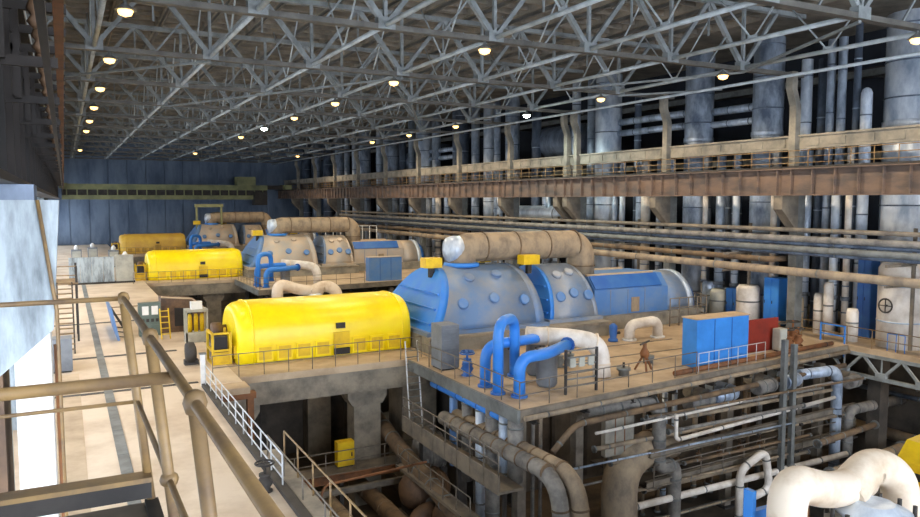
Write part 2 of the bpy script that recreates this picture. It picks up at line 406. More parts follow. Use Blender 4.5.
# vertical insulated risers in the bay: (Y, radius, X, z0, z1, material)
RIS = [(28.0, 1.55, 46.6, 0, 20, 'silver_bright'), (29.6, .34, 44.5, 0, 15.6, 'silver_bright'), (30.4, .22, 44.7, 0, 20, 'silver_dull'), (31.3, .27, 44.5, 0, 19, 'silver'), (32.1, .26, 44.5, 0, 19, 'silver'), (33.2, .3, 45.2, 0, 18, 'silver_dull'), (33.9, .37, 44.5, 0, 18, 'silver_bright'),
       (37.0, 1.04, 44.5, 0, 20, 'silver'), (39.9, .38, 44.9, 0, 12, 'silver_dull'), (41.2, .3, 45.4, 0, 11, 'silver_dull'), (43.5, 1.1, 44.5, 0, 20, 'silver'), (46.4, .28, 44.8, 0, 11, 'silver'), (47.6, .3, 44.4, 0, 9.5, 'silver'), (50.2, .42, 44.6, 0, 12, 'silver'), (51.4, .3, 45.2, 0, 18, 'silver_dull'),
       (54.6, 1.2, 44.5, 0, 20, 'silver_bright'), (57.0, .45, 44.5, 0, 20, 'silver'), (59.2, .42, 44.3, 0, 20, 'silver_bright'), (64.2, .6, 44.5, 0, 12, 'silver'), (66.4, .5, 44.5, 0, 18, 'silver_dull'), (71.2, .8, 44.5, 0, 20, 'silver'), (74.0, .4, 44.2, 0, 20, 'silver'), (76.1, .8, 44.5, 0, 20, 'silver_bright'), (79.5, .5, 44.4, 0, 20, 'silver'),
       (83.4, 1.1, 44.5, 0, 20, 'silver_dull'), (86.8, .45, 44.3, 0, 12, 'silver'), (90.5, .6, 44.5, 0, 20, 'silver'), (94.1, 1.25, 44.5, 0, 20, 'silver_bright'), (98.2, .5, 44.4, 0, 20, 'silver'), (101.5, .5, 44.4, 0, 18, 'silver_dull'), (105.9, 1.3, 44.5, 0, 20, 'silver'), (110.5, .6, 44.4, 0, 20, 'silver_bright'), (117.5, 1.0, 44.5, 0, 20, 'silver'), (122, .5, 44.4, 0, 20, 'silver_bright'), (126, .5, 44.4, 0, 20, 'silver'), (130.3, .8, 44.5, 0, 20, 'silver'), (137, .9, 44.5, 0, 20, 'silver_dull'), (144, .8, 44.5, 0, 20, 'silver'), (151, .9, 44.5, 0, 20, 'silver_dull')]
for i, (y, r, x, z0, z1, m) in enumerate(RIS):
    big = 'stout' if r > .95 else ('medium' if r > .45 else 'slim')
    tone = {'silver': 'silver', 'silver_bright': 'bright silver', 'silver_dull': 'dull grey'}[m]
    t = thing('insulated_riser', '%s %s vertical pipe, %s from the near end of the right pipe bay' % (big, tone, ORD[i]), 'pipe', (x, y, z0), 'vertical pipes in the right bay')
    n = 20 if r > .8 else 12
    MB().lathe((x, y, z0), [(r, 0), (r, z1)] if z1 > 16 else [(r, 0), (r, z1 - r), (r * .7, z1 - .3 * r), (r * .2, z1)], n=n).build('jacket', m, t)
    step = 2.2 if r > .8 else 3.1
    z = z0 + 1.3 + random.random()
    while z < z1 - .5:
        MB().lathe((x, y, z), [(r * 1.02 + .01, 0), (r * 1.02 + .01, .09)], n=n).build('band', 'silver_dull' if m != 'silver_dull' else 'silver', t); z += step
    if r > .95 and i < 12:
        MB().lathe((x, y, 13.1), [(r * 1.0, 0), (r * 1.05, .05), (r * 1.05, .35), (r * 1.0, .4)], n=n).build('collar', m, t)
EX = [(23.6, .3, 8.6), (25.0 - 1.9, .2, 8.6), (30.0, .2, 8.7), (30.9, .26, 6.0), (33.0, .28, 8.7), (34.4 + 1.2, .22, 8.7), (38.9, .26, 8.7), (40.4, .34, 8.7), (41.9, .2, 8.7), (45.6, .3, 8.7), (47.0, .2, 8.7), (48.6, .4, 8.7), (51.6, .26, 8.7), (52.6, .3, 8.7), (58.0, .34, 8.7), (61.6, .36, 5.6), (63.0, .3, 8.7), (69.2, .4, 8.7), (72.6, .36, 8.7), (81.2, .45, 8.7), (88.4, .4, 8.7), (96.4, .5, 8.7)]
for i, (y, r, z1) in enumerate(sorted(EX)):
    t = thing('front_riser', '%s slim pale front-layer pipe under the right crane girder, from the near end' % ORD[i], 'pipe', (43.75, y, 0), 'front layer pipes under the right girder')
    m = ('silver_bright', 'silver', 'insul_white')[i % 3]
    MB().tube([(43.75, y, 0), (43.75, y, z1 + 3.2)], r, 10).build('jacket', m, t)
    for z in (1.4, 3.1, 6.4): MB().lathe((43.75, y, z), [(r * 1.06 + .01, 0), (r * 1.06 + .01, .08)], n=10).build('band', 'silver_dull', t)
    MB().lathe((43.75, y, 2.2), [(r * 1.35, 0), (r * 1.35, .25)], n=10).build('flange', 'grey_paint', t)
# pipes running along the bay
HP = [(6.7, 41.2, .14, 'steel_warm', 'thin beige'), (6.15, 41.0, .2, 'insul_grey', 'grey'), (5.85, 41.4, .14, 'silver_dull', 'dull thin'), (5.5, 41.0, .2, 'steel_grey', 'drab'), (5.2, 41.5, .13, 'silver_dull', 'thin silver'), (4.15, 40.0, .26, 'insul_old', 'thick beige lowest')]
for i, (z, x, r, m, d) in enumerate(HP):
    t = pipe('wall_pipe', d + ' pipe running the length of the right wall below the crane girder', 'pipe', [(x, 10, z), (x, 120, z)], r, m, band=8)
pipe('wall_pipe', 'short brown pipe run that turns back at the near column, below the girder', 'pipe', [(44, 33.2, 4.75), (40.4, 33.2, 4.75), (40.4, 110, 4.75)], .19, 'insul_brown', band=8)
for k in range(2, 10):
    t = thing('pipe_rack', ORD[k - 2] + ' bracket under the wall pipes, from the near end of the right wall', 'bracket', (41.2, TY[k] + 4, 4.9), 'pipe racks on the right wall')
    MB().bar((39.8, TY[k] + 4, 4.95), (42.6, TY[k] + 4, 4.95), .12, .16).build('arm', 'steel_warm', t)
    MB().bar((42.4, TY[k] + 4, 0.), (42.4, TY[k] + 4, 7), .16, .16).build('upright', 'steel_warm', t)
    MB().bar((39.8, TY[k] + 4, 3.8), (42.6, TY[k] + 4, 3.8), .1, .12).build('arm', 'steel_warm', t)
for i, (z, x, y0, y1, r, m) in enumerate(((15.4, 44.9, 38.0, 42.45, .3, 'silver'), (14.4, 44.8, 38.0, 42.45, .25, 'silver_bright'), (15.6, 44.9, 44.55, 53.5, .3, 'silver'), (14.6, 44.8, 44.55, 53.5, .28, 'silver'), (15.2, 44.8, 84.4, 93, .3, 'silver'), (14.2, 44.8, 84.4, 93, .3, 'silver'))):
    pipe('cross_pipe', ORD[i] + ' short horizontal silver pipe between the risers above the gallery beam', 'pipe', [(x, y0, z), (x, y1, z)], r, m, band=2, bm='silver_dull')
# horizontal vessels
def vessel(label, x, y0, y1, z, r, m):
    t = thing('horizontal_vessel', label, 'tank', (x, (y0 + y1) / 2, z - r))
    MB().tube([(x, y0, z), (x, y0 + .12 * r, z), (x, y0 + .4 * r, z), (x, y0 + r, z), (x, y1 - r, z), (x, y1 - .4 * r, z), (x, y1 - .12 * r, z), (x, y1, z)], [.05, .5 * r, .85 * r, r, r, .85 * r, .5 * r, .05], 20).build('shell', m, t)
    for yy in (y0 + 1.4 * r, y1 - 1.4 * r):
        MB().box(x - .8 * r, x + .8 * r, yy - .15, yy + .15, z - 1.25 * r, z - .3 * r).build('saddle', 'steel_dark', t)
        MB().tube([(x, yy - .06, z), (x, yy + .06, z)], r * 1.02, 20).build('band', 'silver_dull', t)
    return t
vessel('large dull grey vessel lying above the gallery beam behind the white lamp', 46.2, 58.6, 68.5, 14.6, 1.7, 'silver_dull')
vessel('small silver vessel lying under the crane girder past the doubled column', 44.0, 60.5, 70.0, 7.2, .8, 'silver_bright')
vessel('grey vessel lying high in the bay further along the gallery beam', 46.2, 98, 104.5, 14.2, 1.5, 'silver_dull')
# items standing on the right deck
def cabinet(name, label, x0, x1, y0, y1, z0, z1, m, cat='cabinet', doors=2, group=None, face='-x'):
    t = thing(name, label, cat, ((x0 + x1) / 2, (y0 + y1) / 2, z0), group)
    MB().box(x0, x1, y0, y1, z0 + .08, z1).build('body', m, t)
    MB().box(x0 + .06, x1 - .06, y0 + .06, y1 - .06, z0, z0 + .08).build('plinth', 'steel_dark', t)
    for i in range(doors):
        if face == '-x':
            w = (y1 - y0) / doors; d = MB().box(x0 - .03, x0, y0 + i * w + .04, y0 + (i + 1) * w - .04, z0 + .15, z1 - .06).build('door', m, t)
            MB().box(x0 - .07, x0 - .03, y0 + i * w + w * .8, y0 + i * w + w * .86, (z0 + z1) / 2 - .1, (z0 + z1) / 2 + .1).build('handle', 'steel_dark', d)
        else:
            w = (x1 - x0) / doors; d = MB().box(x0 + i * w + .04, x0 + (i + 1) * w - .04, y0 - .03, y0, z0 + .15, z1 - .06).build('door', m, t)
            MB().box(x0 + i * w + w * .8, x0 + i * w + w * .86, y0 - .07, y0 - .03, (z0 + z1) / 2 - .1, (z0 + z1) / 2 + .1).build('handle', 'steel_dark', d)
    return t
cabinet('switch_cabinet', 'small deep blue cabinet among the grey drums on the right deck', 42.6, 43.4, 37.3, 38.6, 0, 2.2, 'blue_deep')
cabinet('switch_cabinet', 'tall bright blue cabinet beside the stout silver riser on the right deck', 42.4, 43.4, 33.9, 35.1, 0, 3.3, 'blue')
cabinet('switch_cabinet', 'tall deep blue cabinet left of the white tank on the right deck', 43.6, 44.4, 28.2, 29.1, 0, 5.0, 'blue_deep')
t = thing('white_tank', 'broad white cylindrical tank with a hand wheel at the right edge', 'tank', (43.2, 26.0, 0))
MB().lathe((43.2, 26.0, 0), [(1.3, 0), (1.3, 4.6), (1.1, 5.0), (.3, 5.2)], n=24).build('shell', 'insul_white', t)
MB().lathe((43.2, 26.0, 1.5), [(1.33, 0), (1.33, .08)], n=24).build('band', 'silver', t); MB().lathe((43.2, 26.0, 3.6), [(1.33, 0), (1.33, .08)], n=24).build('band', 'silver', t)
hw = MB().tube([V(41.75, 26.1 + .4 * math.cos(a), 2.5 + .4 * math.sin(a)) for a in [i * math.pi / 8 for i in range(17)]], .05, 6, False).bar((41.75, 25.7, 2.5), (41.75, 26.5, 2.5), .05).bar((41.75, 26.1, 2.1), (41.75, 26.1, 2.9), .05).tube([(41.75, 26.1, 2.5), (42.2, 26.1, 2.5)], .06, 6)
hw.build('hand_wheel', 'steel_dark', t)
for i, (y, x, r, h, m) in enumerate(((39.5, 42.8, .6, 2.0, 'cabinet'), (41.0, 43.4, .5, 2.4, 'silver'), (36.6, 42.6, .8, 2.6, 'insul_white'), (31.2, 42.9, .33, 2.6, 'insul_white'), (30.4, 42.7, .3, 3.4, 'insul_white'), (32.6, 42.8, .3, 2.2, 'insul_old'), (28.4, 42.2, .35, 2.0, 'insul_white'))):
    t = thing('deck_drum', ORD[i] + ' pale drum counting along the right deck behind the partition' if False else ['squat grey drum left of the small blue cabinet', 'silver drum behind the squat grey drum', 'stained white drum right of the small blue cabinet', 'short white pipe stub between the risers', 'taller white pipe stub between the risers', 'beige pipe stub near the tall bright blue cabinet', 'white pipe stub left of the broad white tank'][i] + ' on the right deck', 'drum', (x, y, 0))
    MB().lathe((x, y, 0), [(r, 0), (r, h - .2), (r * .8, h)], n=16).build('shell', m, t)
    MB().lathe((x, y, h * .55), [(r * 1.03, 0), (r * 1.03, .1)], n=16).build('band', 'steel_grey', t)
railing('rust coloured handrail along the edge of the right deck', [(41.05, 14, 0), (41.05, 31, 0)], 'rail_brown', 1.1, 1.5)
t = thing('access_gate', 'blue tubular access gate standing at the right deck edge', 'gate', (40.95, 28.8, 0))
for yy in (28.0, 29.6): MB().bar((40.95, yy, -.8), (40.95, yy, 1.1), .07).build('gate_post', 'blue', t)
for zz in (1.05, .45, -.1): MB().bar((40.95, 28.0, zz), (40.95, 29.6, zz), .07).build('gate_rail', 'blue', t)
railing('small blue guard frame in front of the broad white tank', [(41.3, 24.6, 0), (41.3, 25.6, 0)], 'blue', 1.0, .5)
# lattice beam under the right deck edge
t = thing('lattice_beam', 'grey lattice beam under the edge of the right deck', 'truss', (40.95, 22, -1.7))
MB().box(40.85, 41.05, 12, 34, -.5, -.3).build('top_chord', 'truss', t); MB().box(40.85, 41.05, 12, 34, -1.75, -1.55).build('bottom_chord', 'truss', t)
for k in range(9):
    y0 = 13 + k * 2.3
    MB().bar((40.95, y0, -.4), (40.95, y0 + 1.15, -1.6), .14).build('diagonal', 'truss', t); MB().bar((40.95, y0 + 1.15, -1.6), (40.95, y0 + 2.3, -.4), .14).build('diagonal', 'truss', t)
    MB().box(40.83, 41.07, y0 + .85, y0 + 1.45, -1.75, -1.3).build('gusset_plate', 'truss', t)
    MB().bar((40.95, y0 + 1.15, -1.6), (40.95, y0 + 1.15, -.4), .07).build('vertical', 'truss', t)
for k in range(3):
    MB().box(41.5, 42.3, 14.5 + 11.5 * k, 15.3 + 11.5 * k, -7.8, -.3).build('deck_support', 'concrete_dark', None, ORD[k] + ' concrete pier under the right deck, from the near end', 'pier', 'piers under the right deck')
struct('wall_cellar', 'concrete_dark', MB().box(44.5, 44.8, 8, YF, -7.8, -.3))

# ------------------------------------------------------------------ machine units
UNIT = []          # top-level things of the nearest unit that repeat further down the hall
AX = 41.4
def reg(o, lab2=None, lab3=None, swap=None): UNIT.append((o, lab2, lab3, swap)); return o

# generator foundation
t = thing('generator_foundation', 'weathered concrete foundation frame under the nearest yellow generator', 'foundation', (11.3, 41, -7.8))
MB().box(7.2, 17.3, 36.4, 46.6, -.35, 0).build('deck_slab', 'deck', t)
MB().box(5.65, 17.3, 36.45, 37.4, -1.5, -.35).build('front_beam', 'concrete', t)
MB().box(5.65, 17.3, 45.6, 46.6, -1.5, -.35).build('rear_beam', 'concrete', t)
for x in (8.2, 10.4, 12.4): MB().box(x, x + .5, 37.4, 45.6, -1.3, -.35).build('joist', 'concrete_dark', t)
reg(t, 'weathered concrete foundation frame under the second yellow generator', 'concrete foundation frame under the dim far generator')
for x, y, l in ((6.4, 36.8, 'front left'), (6.4, 45.4, 'rear left'), (13.2, 36.8, 'front middle'), (13.2, 45.4, 'rear middle')):
    t = thing('foundation_column', l + ' concrete column carrying the nearest generator foundation', 'column', (x + .75, y + .5, -7.8), 'generator foundation columns')
    MB().box(x, x + 1.5, y, y + 1.1, -7.8, -2.2).build('shaft', 'concrete', t)
    MB().prism([(x - .35, -1.5), (x + 1.85, -1.5), (x + 1.85, -1.9), (x + 1.6, -2.3), (x - .1, -2.3), (x - .35, -1.9)], y - .05, y + 1.15).build('capital', 'concrete', t)
    if y < 40: reg(t, l + ' concrete column carrying the second generator foundation', l + ' concrete column carrying the far generator foundation')
t = thing('foundation_pier', 'massive concrete pier between the nearest generator and turbine foundations', 'pier', (17.3, 38.3, -7.8))
MB().box(16.3, 18.4, 37.5, 39.5, -7.8, -1.5).build('shaft', 'concrete', t); MB().box(16.1, 18.6, 37.45, 39.6, -7.8, -7.2).build('footing', 'concrete_dark', t)
t = thing('cellar_wall', 'dark concrete cellar wall behind the nearest foundation columns', 'wall', (11.5, 46.9, -7.8))
MB().box(5.7, 18.4, 46.7, 47.0, -7.8, -1.5).build('wall_slab', 'concrete_dark', t)
for x in (7.5, 10.5, 16): MB().box(x, x + .4, 46.55, 46.7, -7.8, -1.5).build('pilaster', 'concrete_dark', t)

# generator with rounded yellow cover
def gsec(x, s, zs):
    P = []
    hw, zt, zc = 2.42 * s, 3.08 * zs, 1.15 * zs
    P.append((x, AX - hw, 0)); P.append((x, AX - hw, zc * .6))
    for i in range(15):
        a = math.pi * (1 - i / 14)
        ca, sa = math.cos(a), math.sin(a)
        P.append((x, AX + hw * math.copysign(abs(ca) ** .82, ca), zc + (zt - zc) * abs(sa) ** .82))
    P.append((x, AX + hw, zc * .6)); P.append((x, AX + hw, 0)); return P
t = thing('generator', 'long rounded bright yellow generator on the nearest foundation', 'generator', (12.5, AX, 0))
MB().loft([gsec(7.72, .82, .86), gsec(7.78, .88, .91), gsec(8.0, .95, .965), gsec(8.5, 1, 1), gsec(17.0, 1, 1), gsec(17.3, .97, .98), gsec(17.55, .93, .95), gsec(17.6, .88, .92)]).build('cover', 'yellow', t)
for i in range(8):
    x0 = 8.65 + i * 1.05
    if i == 4: continue
    p = MB().box(x0, x0 + .85, AX - 2.5, AX - 2.40, .12, .98).build('access_panel', 'yellow', t)
    MB().box(x0 + .1, x0 + .75, AX - 2.53, AX - 2.49, .22, .88).build('panel_recess_shade', 'yellow_dark', p)  # raised plate, recess shade put into the darker yellow
MB().box(12.85, 13.75, AX - 2.53, AX - 2.4, .1, .45).build('vent_grille', 'black', t)
MB().box(12.85, 13.75, AX - 2.5, AX - 2.4, .5, 1.35).build('hatch', 'yellow_dark', t)
MB().box(13.0, 13.5, AX - 2.52, AX - 2.36, 1.55, 1.85).build('nameplate', 'steel_dark', t)
for x in (8.5, 17.0): MB().loft([[(p[0], AX + (p[1] - AX) * 1.012, p[2] * 1.012) for p in gsec(x - .05, 1, 1)], [(p[0], AX + (p[1] - AX) * 1.012, p[2] * 1.012) for p in gsec(x + .05, 1, 1)]]).build('seam', 'yellow', t)
for i in range(5):
    MB().box(7.62, 7.8, AX - 1.7 + i * .75, AX - 1.3 + i * .75, .25, .9).build('end_louver', 'yellow_dark', t)
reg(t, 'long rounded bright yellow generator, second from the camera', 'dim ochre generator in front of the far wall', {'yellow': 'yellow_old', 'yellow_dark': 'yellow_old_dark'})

# exciter end: yellow guard frame with dark machinery
t = thing('exciter_guard', 'yellow framed mesh guard at the left end of the nearest generator', 'machine guard', (7.0, 40.4, 0))
for x in (6.55, 7.45):
    for y in (39.7, 41.2): MB().box(x - .06, x + .06, y - .06, y + .06, 0, 1.7).build('frame_post', 'yellow_dark', t)
for z in (.06, .75, 1.65):
    MB().box(6.55, 7.45, 39.64, 39.76, z - .05, z + .05).build('frame_rail', 'yellow_dark', t); MB().box(6.49, 6.61, 39.7, 41.2, z - .05, z + .05).build('frame_rail', 'yellow_dark', t)
MB().box(6.7, 7.35, 39.9, 41.1, 0, 1.45).build('brush_gear', 'black', t)
MB().box(6.6, 7.4, 39.72, 39.75, .1, .65).build('lower_panel', 'yellow_dark', t)
reg(t, 'yellow framed mesh guard at the left end of the second generator', 'yellow guard at the left end of the far generator')
t = thing('brush_motor', 'dark shaft coupling machine between guard and nearest generator', 'machine', (7.2, 42.5, 0))
MB().lathe((6.2, 42.3, 1.3), [(.2, .7), (.55, .75), (.55, 1.2), (.4, 1.3), (.4, 1.6)], 'x', 16).build('drum', 'motor', t); MB().box(6.8, 7.6, 41.7, 42.9, 0, .8).build('pedestal', 'steel_warm', t)
reg(t, 'dark shaft coupling machine beside the second generator', 'dark shaft coupling machine beside the far generator')

# turbine casings
def dome(x0, x1, tl, tr, hw, z0, zt, pw=1., n=20):
    """half-round shell; tl/tr shift the end plane with height so that the ends slope"""
    def sec(x, t):
        P = []
        for i in range(n + 1):
            a = math.pi * (1 - i / n); ca, sa = math.cos(a), math.sin(a)
            z = z0 + (zt - z0) * abs(sa) ** pw; P.append((x + t * (z - z0) / (zt - z0), AX + hw * math.copysign(abs(ca) ** pw, ca), z))
        return P
    return sec(x0, tl), sec(x1, tr)
def casing(name, label, x0, x1, tl, tr, hw, zt, shell, end):
    t = thing(name, label, 'turbine', ((x0 + x1) / 2, AX, .9))
    a, b = dome(x0, x1, tl, tr, hw, .9, zt)
    k = .08
    m = [[Vector(p).lerp(Vector(q), f) for p, q in zip(a, b)] for f in (k, .5, 1 - k)]
    MB().loft([m[0], m[1], m[2]]).build('shell', shell, t)
    MB().loft([a, m[0]], sm=True).build('end_ring', end, t); MB().loft([m[2], b], sm=True).build('end_ring', shell, t)
    MB().box(x0 - .15, x1 + .15, AX - hw - .25, AX + hw + .25, .9, 1.12).build('split_flange', shell, t)
    for fx, fa in ((.22, .30), (.52, .34), (.82, .30), (.3, .62), (.62, .66)):     # round inspection covers proud of the shell
        al = math.pi * (1 - fa * .5); y = AX + hw * math.cos(al); z = .9 + (zt - .9) * math.sin(al); x = x0 + (x1 - x0) * fx + tl * (1 - fx) * (z - .9) / (zt - .9)
        nrm = V(0, math.cos(al) / hw, math.sin(al) / (zt - .9)).normalized(); c = V(x, y, z)
        MB().tube([c - nrm * .05, c + nrm * .14, c + nrm * .16], [.34, .34, .26], 12).build('inspection_cover', 'clad_blue' if fa < .5 else shell, t)
    for z in (1.5, 2.3, 3.1):                                                          # ribs on the sloping left end
        f = (z - .9) / (zt - .9); h = hw * math.sqrt(max(0, 1 - f * f))
        MB().box(x0 + tl * f - .12, x0 + tl * f + .02, AX - h * .93, AX + h * .93, z - .05, z + .05).build('end_rib', end, t)
    return t
reg(casing('low_pressure_casing', 'large domed blue and grey casing next to the nearest yellow generator', 17.9, 25.9, 2.0, -.3, 3.85, 4.5, 'clad_grey', 'blue'),
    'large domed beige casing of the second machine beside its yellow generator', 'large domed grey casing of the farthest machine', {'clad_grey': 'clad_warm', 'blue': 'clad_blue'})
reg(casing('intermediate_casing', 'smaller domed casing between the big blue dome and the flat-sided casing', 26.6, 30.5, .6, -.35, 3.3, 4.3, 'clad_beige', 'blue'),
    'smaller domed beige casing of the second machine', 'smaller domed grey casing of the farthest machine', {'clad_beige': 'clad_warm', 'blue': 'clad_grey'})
t = thing('high_pressure_casing', 'long flat-sided casing with a blue band and round silver end, nearest machine', 'turbine', (35, AX, .9))
def hsec(x, s=1): return [(x, AX + y * s, .9 + (z - .9) * s) for y, z in ((-2.5, .9), (-2.5, 2.62), (-1.75, 3.5), (1.75, 3.5), (2.5, 2.62), (2.5, .9))]
MB().loft([hsec(30.75), hsec(37.2)], sm=False).build('shell', 'clad_blue', t)
MB().hexa([(30.8, AX - 2.5, 2.68), (36.6, AX - 2.5, 2.68), (36.6, AX - 1.83, 3.46), (30.8, AX - 1.83, 3.46), (30.8, AX - 2.56, 2.73), (36.6, AX - 2.56, 2.73), (36.6, AX - 1.87, 3.53), (30.8, AX - 1.87, 3.53)]).build('blue_band', 'blue_deep', t)
MB().box(30.7, 36.5, AX - 1.72, AX - 1.5, 3.5, 3.62).build('roof_edge', 'deck', t); MB().box(30.7, 36.5, AX + 1.5, AX + 1.72, 3.5, 3.62).build('roof_edge', 'deck', t)
def rsec(x, s): return [(x, AX + 2.45 * s * math.cos(math.pi * (1 - i / 16)), .9 + 2.6 * s * math.sin(math.pi * (1 - i / 16))) for i in range(17)]
MB().loft([rsec(37.2, 1), rsec(39.3, .97)]).build('barrel', 'clad_beige', t); MB().loft([rsec(39.3, 1.0), rsec(39.8, .99)]).build('end_ring', 'silver_bright', t); MB().loft([rsec(39.8, .93), rsec(40.4, .8)]).build('end_cap', 'blue_deep', t)
for x in (32.1, 33.6, 35.1): MB().box(x - .03, x + .03, AX - 2.53, AX - 2.49, .95, 2.6).build('panel_seam', 'clad_grey', t)
MB().box(33.9, 34.6, AX - 2.54, AX - 2.48, 1.0, 2.0).build('rust_patch_panel', 'insul_old', t)
reg(t, 'long flat-sided casing with a blue band on the second machine', 'long flat-sided casing of the farthest machine', {'clad_blue': 'clad_warm', 'clad_beige': 'clad_warm'})
# crossover pipe
t = pipe('crossover_pipe', 'fat weathered crossover pipe arching over the nearest turbine casings', 'pipe', [(22.1, AX, 4.5), (22.1, AX, 5.6), (31.5, AX, 5.6), (31.5, AX, 3.52)], .93, 'insul_old', R=1.5, n=20, band=2.4, bm='insul_brown')
MB().lathe((22.1, AX, 4.42), [(1.15, 0), (1.15, .2), (1.0, .26)], n=20).build('base_flange', 'blue', t)
MB().lathe((21.0, AX, 5.5), [(.3, 0), (.75, .12), (.85, .4), (.85, .9)], 'x', 20).build('end_dome', 'silver_bright', t)
reg(t, 'fat rusty crossover pipe over the second machine', 'fat dull crossover pipe over the farthest machine')
for i, (x, y, w) in enumerate(((19.6, 40.6, 1.1), (24.4, 42.8, .9), (26.2, 39.9, 1.2))):
    t = thing('valve_actuator_box', ['yellow box on the left shoulder of the big blue dome', 'yellow box behind the crossover pipe on the big dome', 'yellow box in the gap between the two domes'][i] + ', nearest machine', 'box', (x, y, 4.2))
    MB().box(x - w / 2, x + w / 2, y - .4, y + .4, 4.5, 5.1).build('housing', 'yellow_dark', t); MB().box(x - .15, x + .15, y - .15, y + .15, 3.9, 4.5).build('stem', 'steel_dark', t)
    if i != 2: reg(t, ['yellow box on the left shoulder of the second beige dome', 'yellow box behind the second crossover pipe'][i], ['box on the left shoulder of the farthest dome', 'box behind the farthest crossover pipe'][i])
# plinth under the turbine
t = thing('turbine_plinth', 'long low beige concrete plinth under the nearest turbine casings', 'plinth', (28, AX, 0))
MB().box(17.7, 30.6, 36.9, 46.0, 0, .9).build('main_block', 'beam_beige', t); MB().box(30.6, 40.2, 38.4, 44.5, 0, .9).build('rear_block', 'beam_beige', t)
MB().box(17.68, 30.6, 36.8, 36.9, .74, .9).build('coping', 'concrete', t)
reg(t, 'long low plinth under the second turbine casings', 'long low plinth under the farthest turbine casings')
# turbine deck
t = thing('turbine_deck', 'orange-brown turbine platform with steel edge beams, nearest machine', 'platform', (28, 38, -.45))
EDGE = lambda x: 25.3 + (x - 16.2) * 2.5 / 24.5
MB().prism([(16.2, EDGE(16.2)), (40.85, EDGE(40.85)), (40.85, 50), (17.3, 50), (17.3, 36.2), (16.2, 36.2)], -.3, 0, 'z').build('deck_slab', 'deck', t)
MB().bar((16.2, EDGE(16.2) - .06, -.26), (40.85, EDGE(40.85) - .06, -.26), .14, .5).build('front_edge_beam', 'steel_warm', t)
MB().box(16.06, 16.2, 25.2, 36.2, -.55, 0).build('side_edge_beam', 'steel_grey', t)
for i in range(9): MB().ibeam((17.2 + i * 2.9, EDGE(17.2 + i * 2.9) + .1, -.55), (17.2 + i * 2.9, 36, -.55), .3, .5).build('joist', 'steel_dark', t)
reg(t, 'orange-brown turbine platform of the second machine', 'turbine platform of the farthest machine')
for i, x in enumerate((17.7, 20.9, 30.8, 36.3, 38.2)):
    for y in (27.6, 33.2):
        lab = '%s %s steel column from the left below the %%s turbine platform' % (ORD[i], 'front' if y < 30 else 'rear')
        t = thing('platform_column', lab % 'nearest', 'column', (x, y, -7.8), 'columns below the turbine platforms')
        MB().box(x - .22, x + .22, y - .22, y + .22, -7.8, -.8).build('shaft', 'steel_warm' if y < 30 else 'steel_dark', t); MB().box(x - .4, x + .4, y - .4, y + .4, -7.8, -7.7).build('base_plate', 'steel_dark', t)
        if y < 30: reg(t, lab % 'second')
t = thing('dark_backing_block', 'dark backing block filling the space below the nearest turbine platform', 'backing block', (28, 39, -7.8))
MB().box(19, 40, 34.2, 45, -7.8, -1.2).build('shell', 'concrete_dark', t)  # dark block closes the view and stands in for the dark interior
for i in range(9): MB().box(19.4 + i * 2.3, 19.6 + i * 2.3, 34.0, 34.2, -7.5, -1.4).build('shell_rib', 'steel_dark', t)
for i in range(3): MB().box(18.8, 19.0, 35 + i * 3.5, 35.2 + i * 3.5, -7.5, -1.4).build('shell_rib', 'steel_dark', t)
reg(t, 'dark backing block below the second turbine platform', 'dark backing block below the farthest platform')
# railings of the unit
reg(railing('thin brown railing along the front of the nearest generator deck', [(6.0, 36.5, 0), (17.0, 36.5, 0)], 'rail_grey', 1.15, 1.22, .022, (1, .5)), 'thin brown railing along the second generator deck', 'thin brown railing along the far generator deck')
reg(railing('thin railing along the front edge of the nearest turbine platform', [(16.3, EDGE(16.3) + .1, 0), (27.4, EDGE(27.4) + .1, 0)], 'rail_grey', 1.1, 1.7, .024, (1, .5)), 'thin railing along the front of the second turbine platform', 'thin railing along the front of the farthest turbine platform')
reg(railing('thin railing on the left side of the nearest turbine platform', [(16.35, 25.5, 0), (16.35, 35.6, 0)], 'rail_grey', 1.1, 1.5, .024, (1, .5)), 'thin railing on the left side of the second turbine platform', 'thin railing on the left of the farthest turbine platform')
# blue oil pipes and vessels on the platform corner
def bluepipe(lab, pts, r, l2, l3): reg(pipe('oil_pipe', lab, 'pipe', pts, r, 'blue', R=.7, n=12, flange=1, bm='blue_deep'), l2, l3)
bluepipe('tallest bright blue pipe loop on the platform corner', [(16.75, 27.9, 0), (16.75, 27.9, 3.2), (18.3, 29.0, 3.2), (18.3, 29.0, .4)], .24, 'tallest blue pipe loop on the second platform corner', 'tallest blue pipe loop on the farthest platform')
bluepipe('bright blue pipe bending back behind the tall loop', [(16.9, 29.3, 0), (16.9, 29.3, 1.95), (18.6, 29.3, 1.95), (21.2, 29.9, 1.95)], .25, 'blue pipe behind the tall loop on the second platform', 'blue pipe behind the tall loop on the farthest platform')
bluepipe('bright blue pipe with a wide elbow in front on the platform corner', [(17.3, 27.0, 0), (17.3, 27.0, 1.75), (18.6, 27.0, 1.75), (20.9, 28.4, 1.75)], .26, 'front blue pipe with wide elbow on the second platform', 'front blue pipe with wide elbow on the farthest platform')
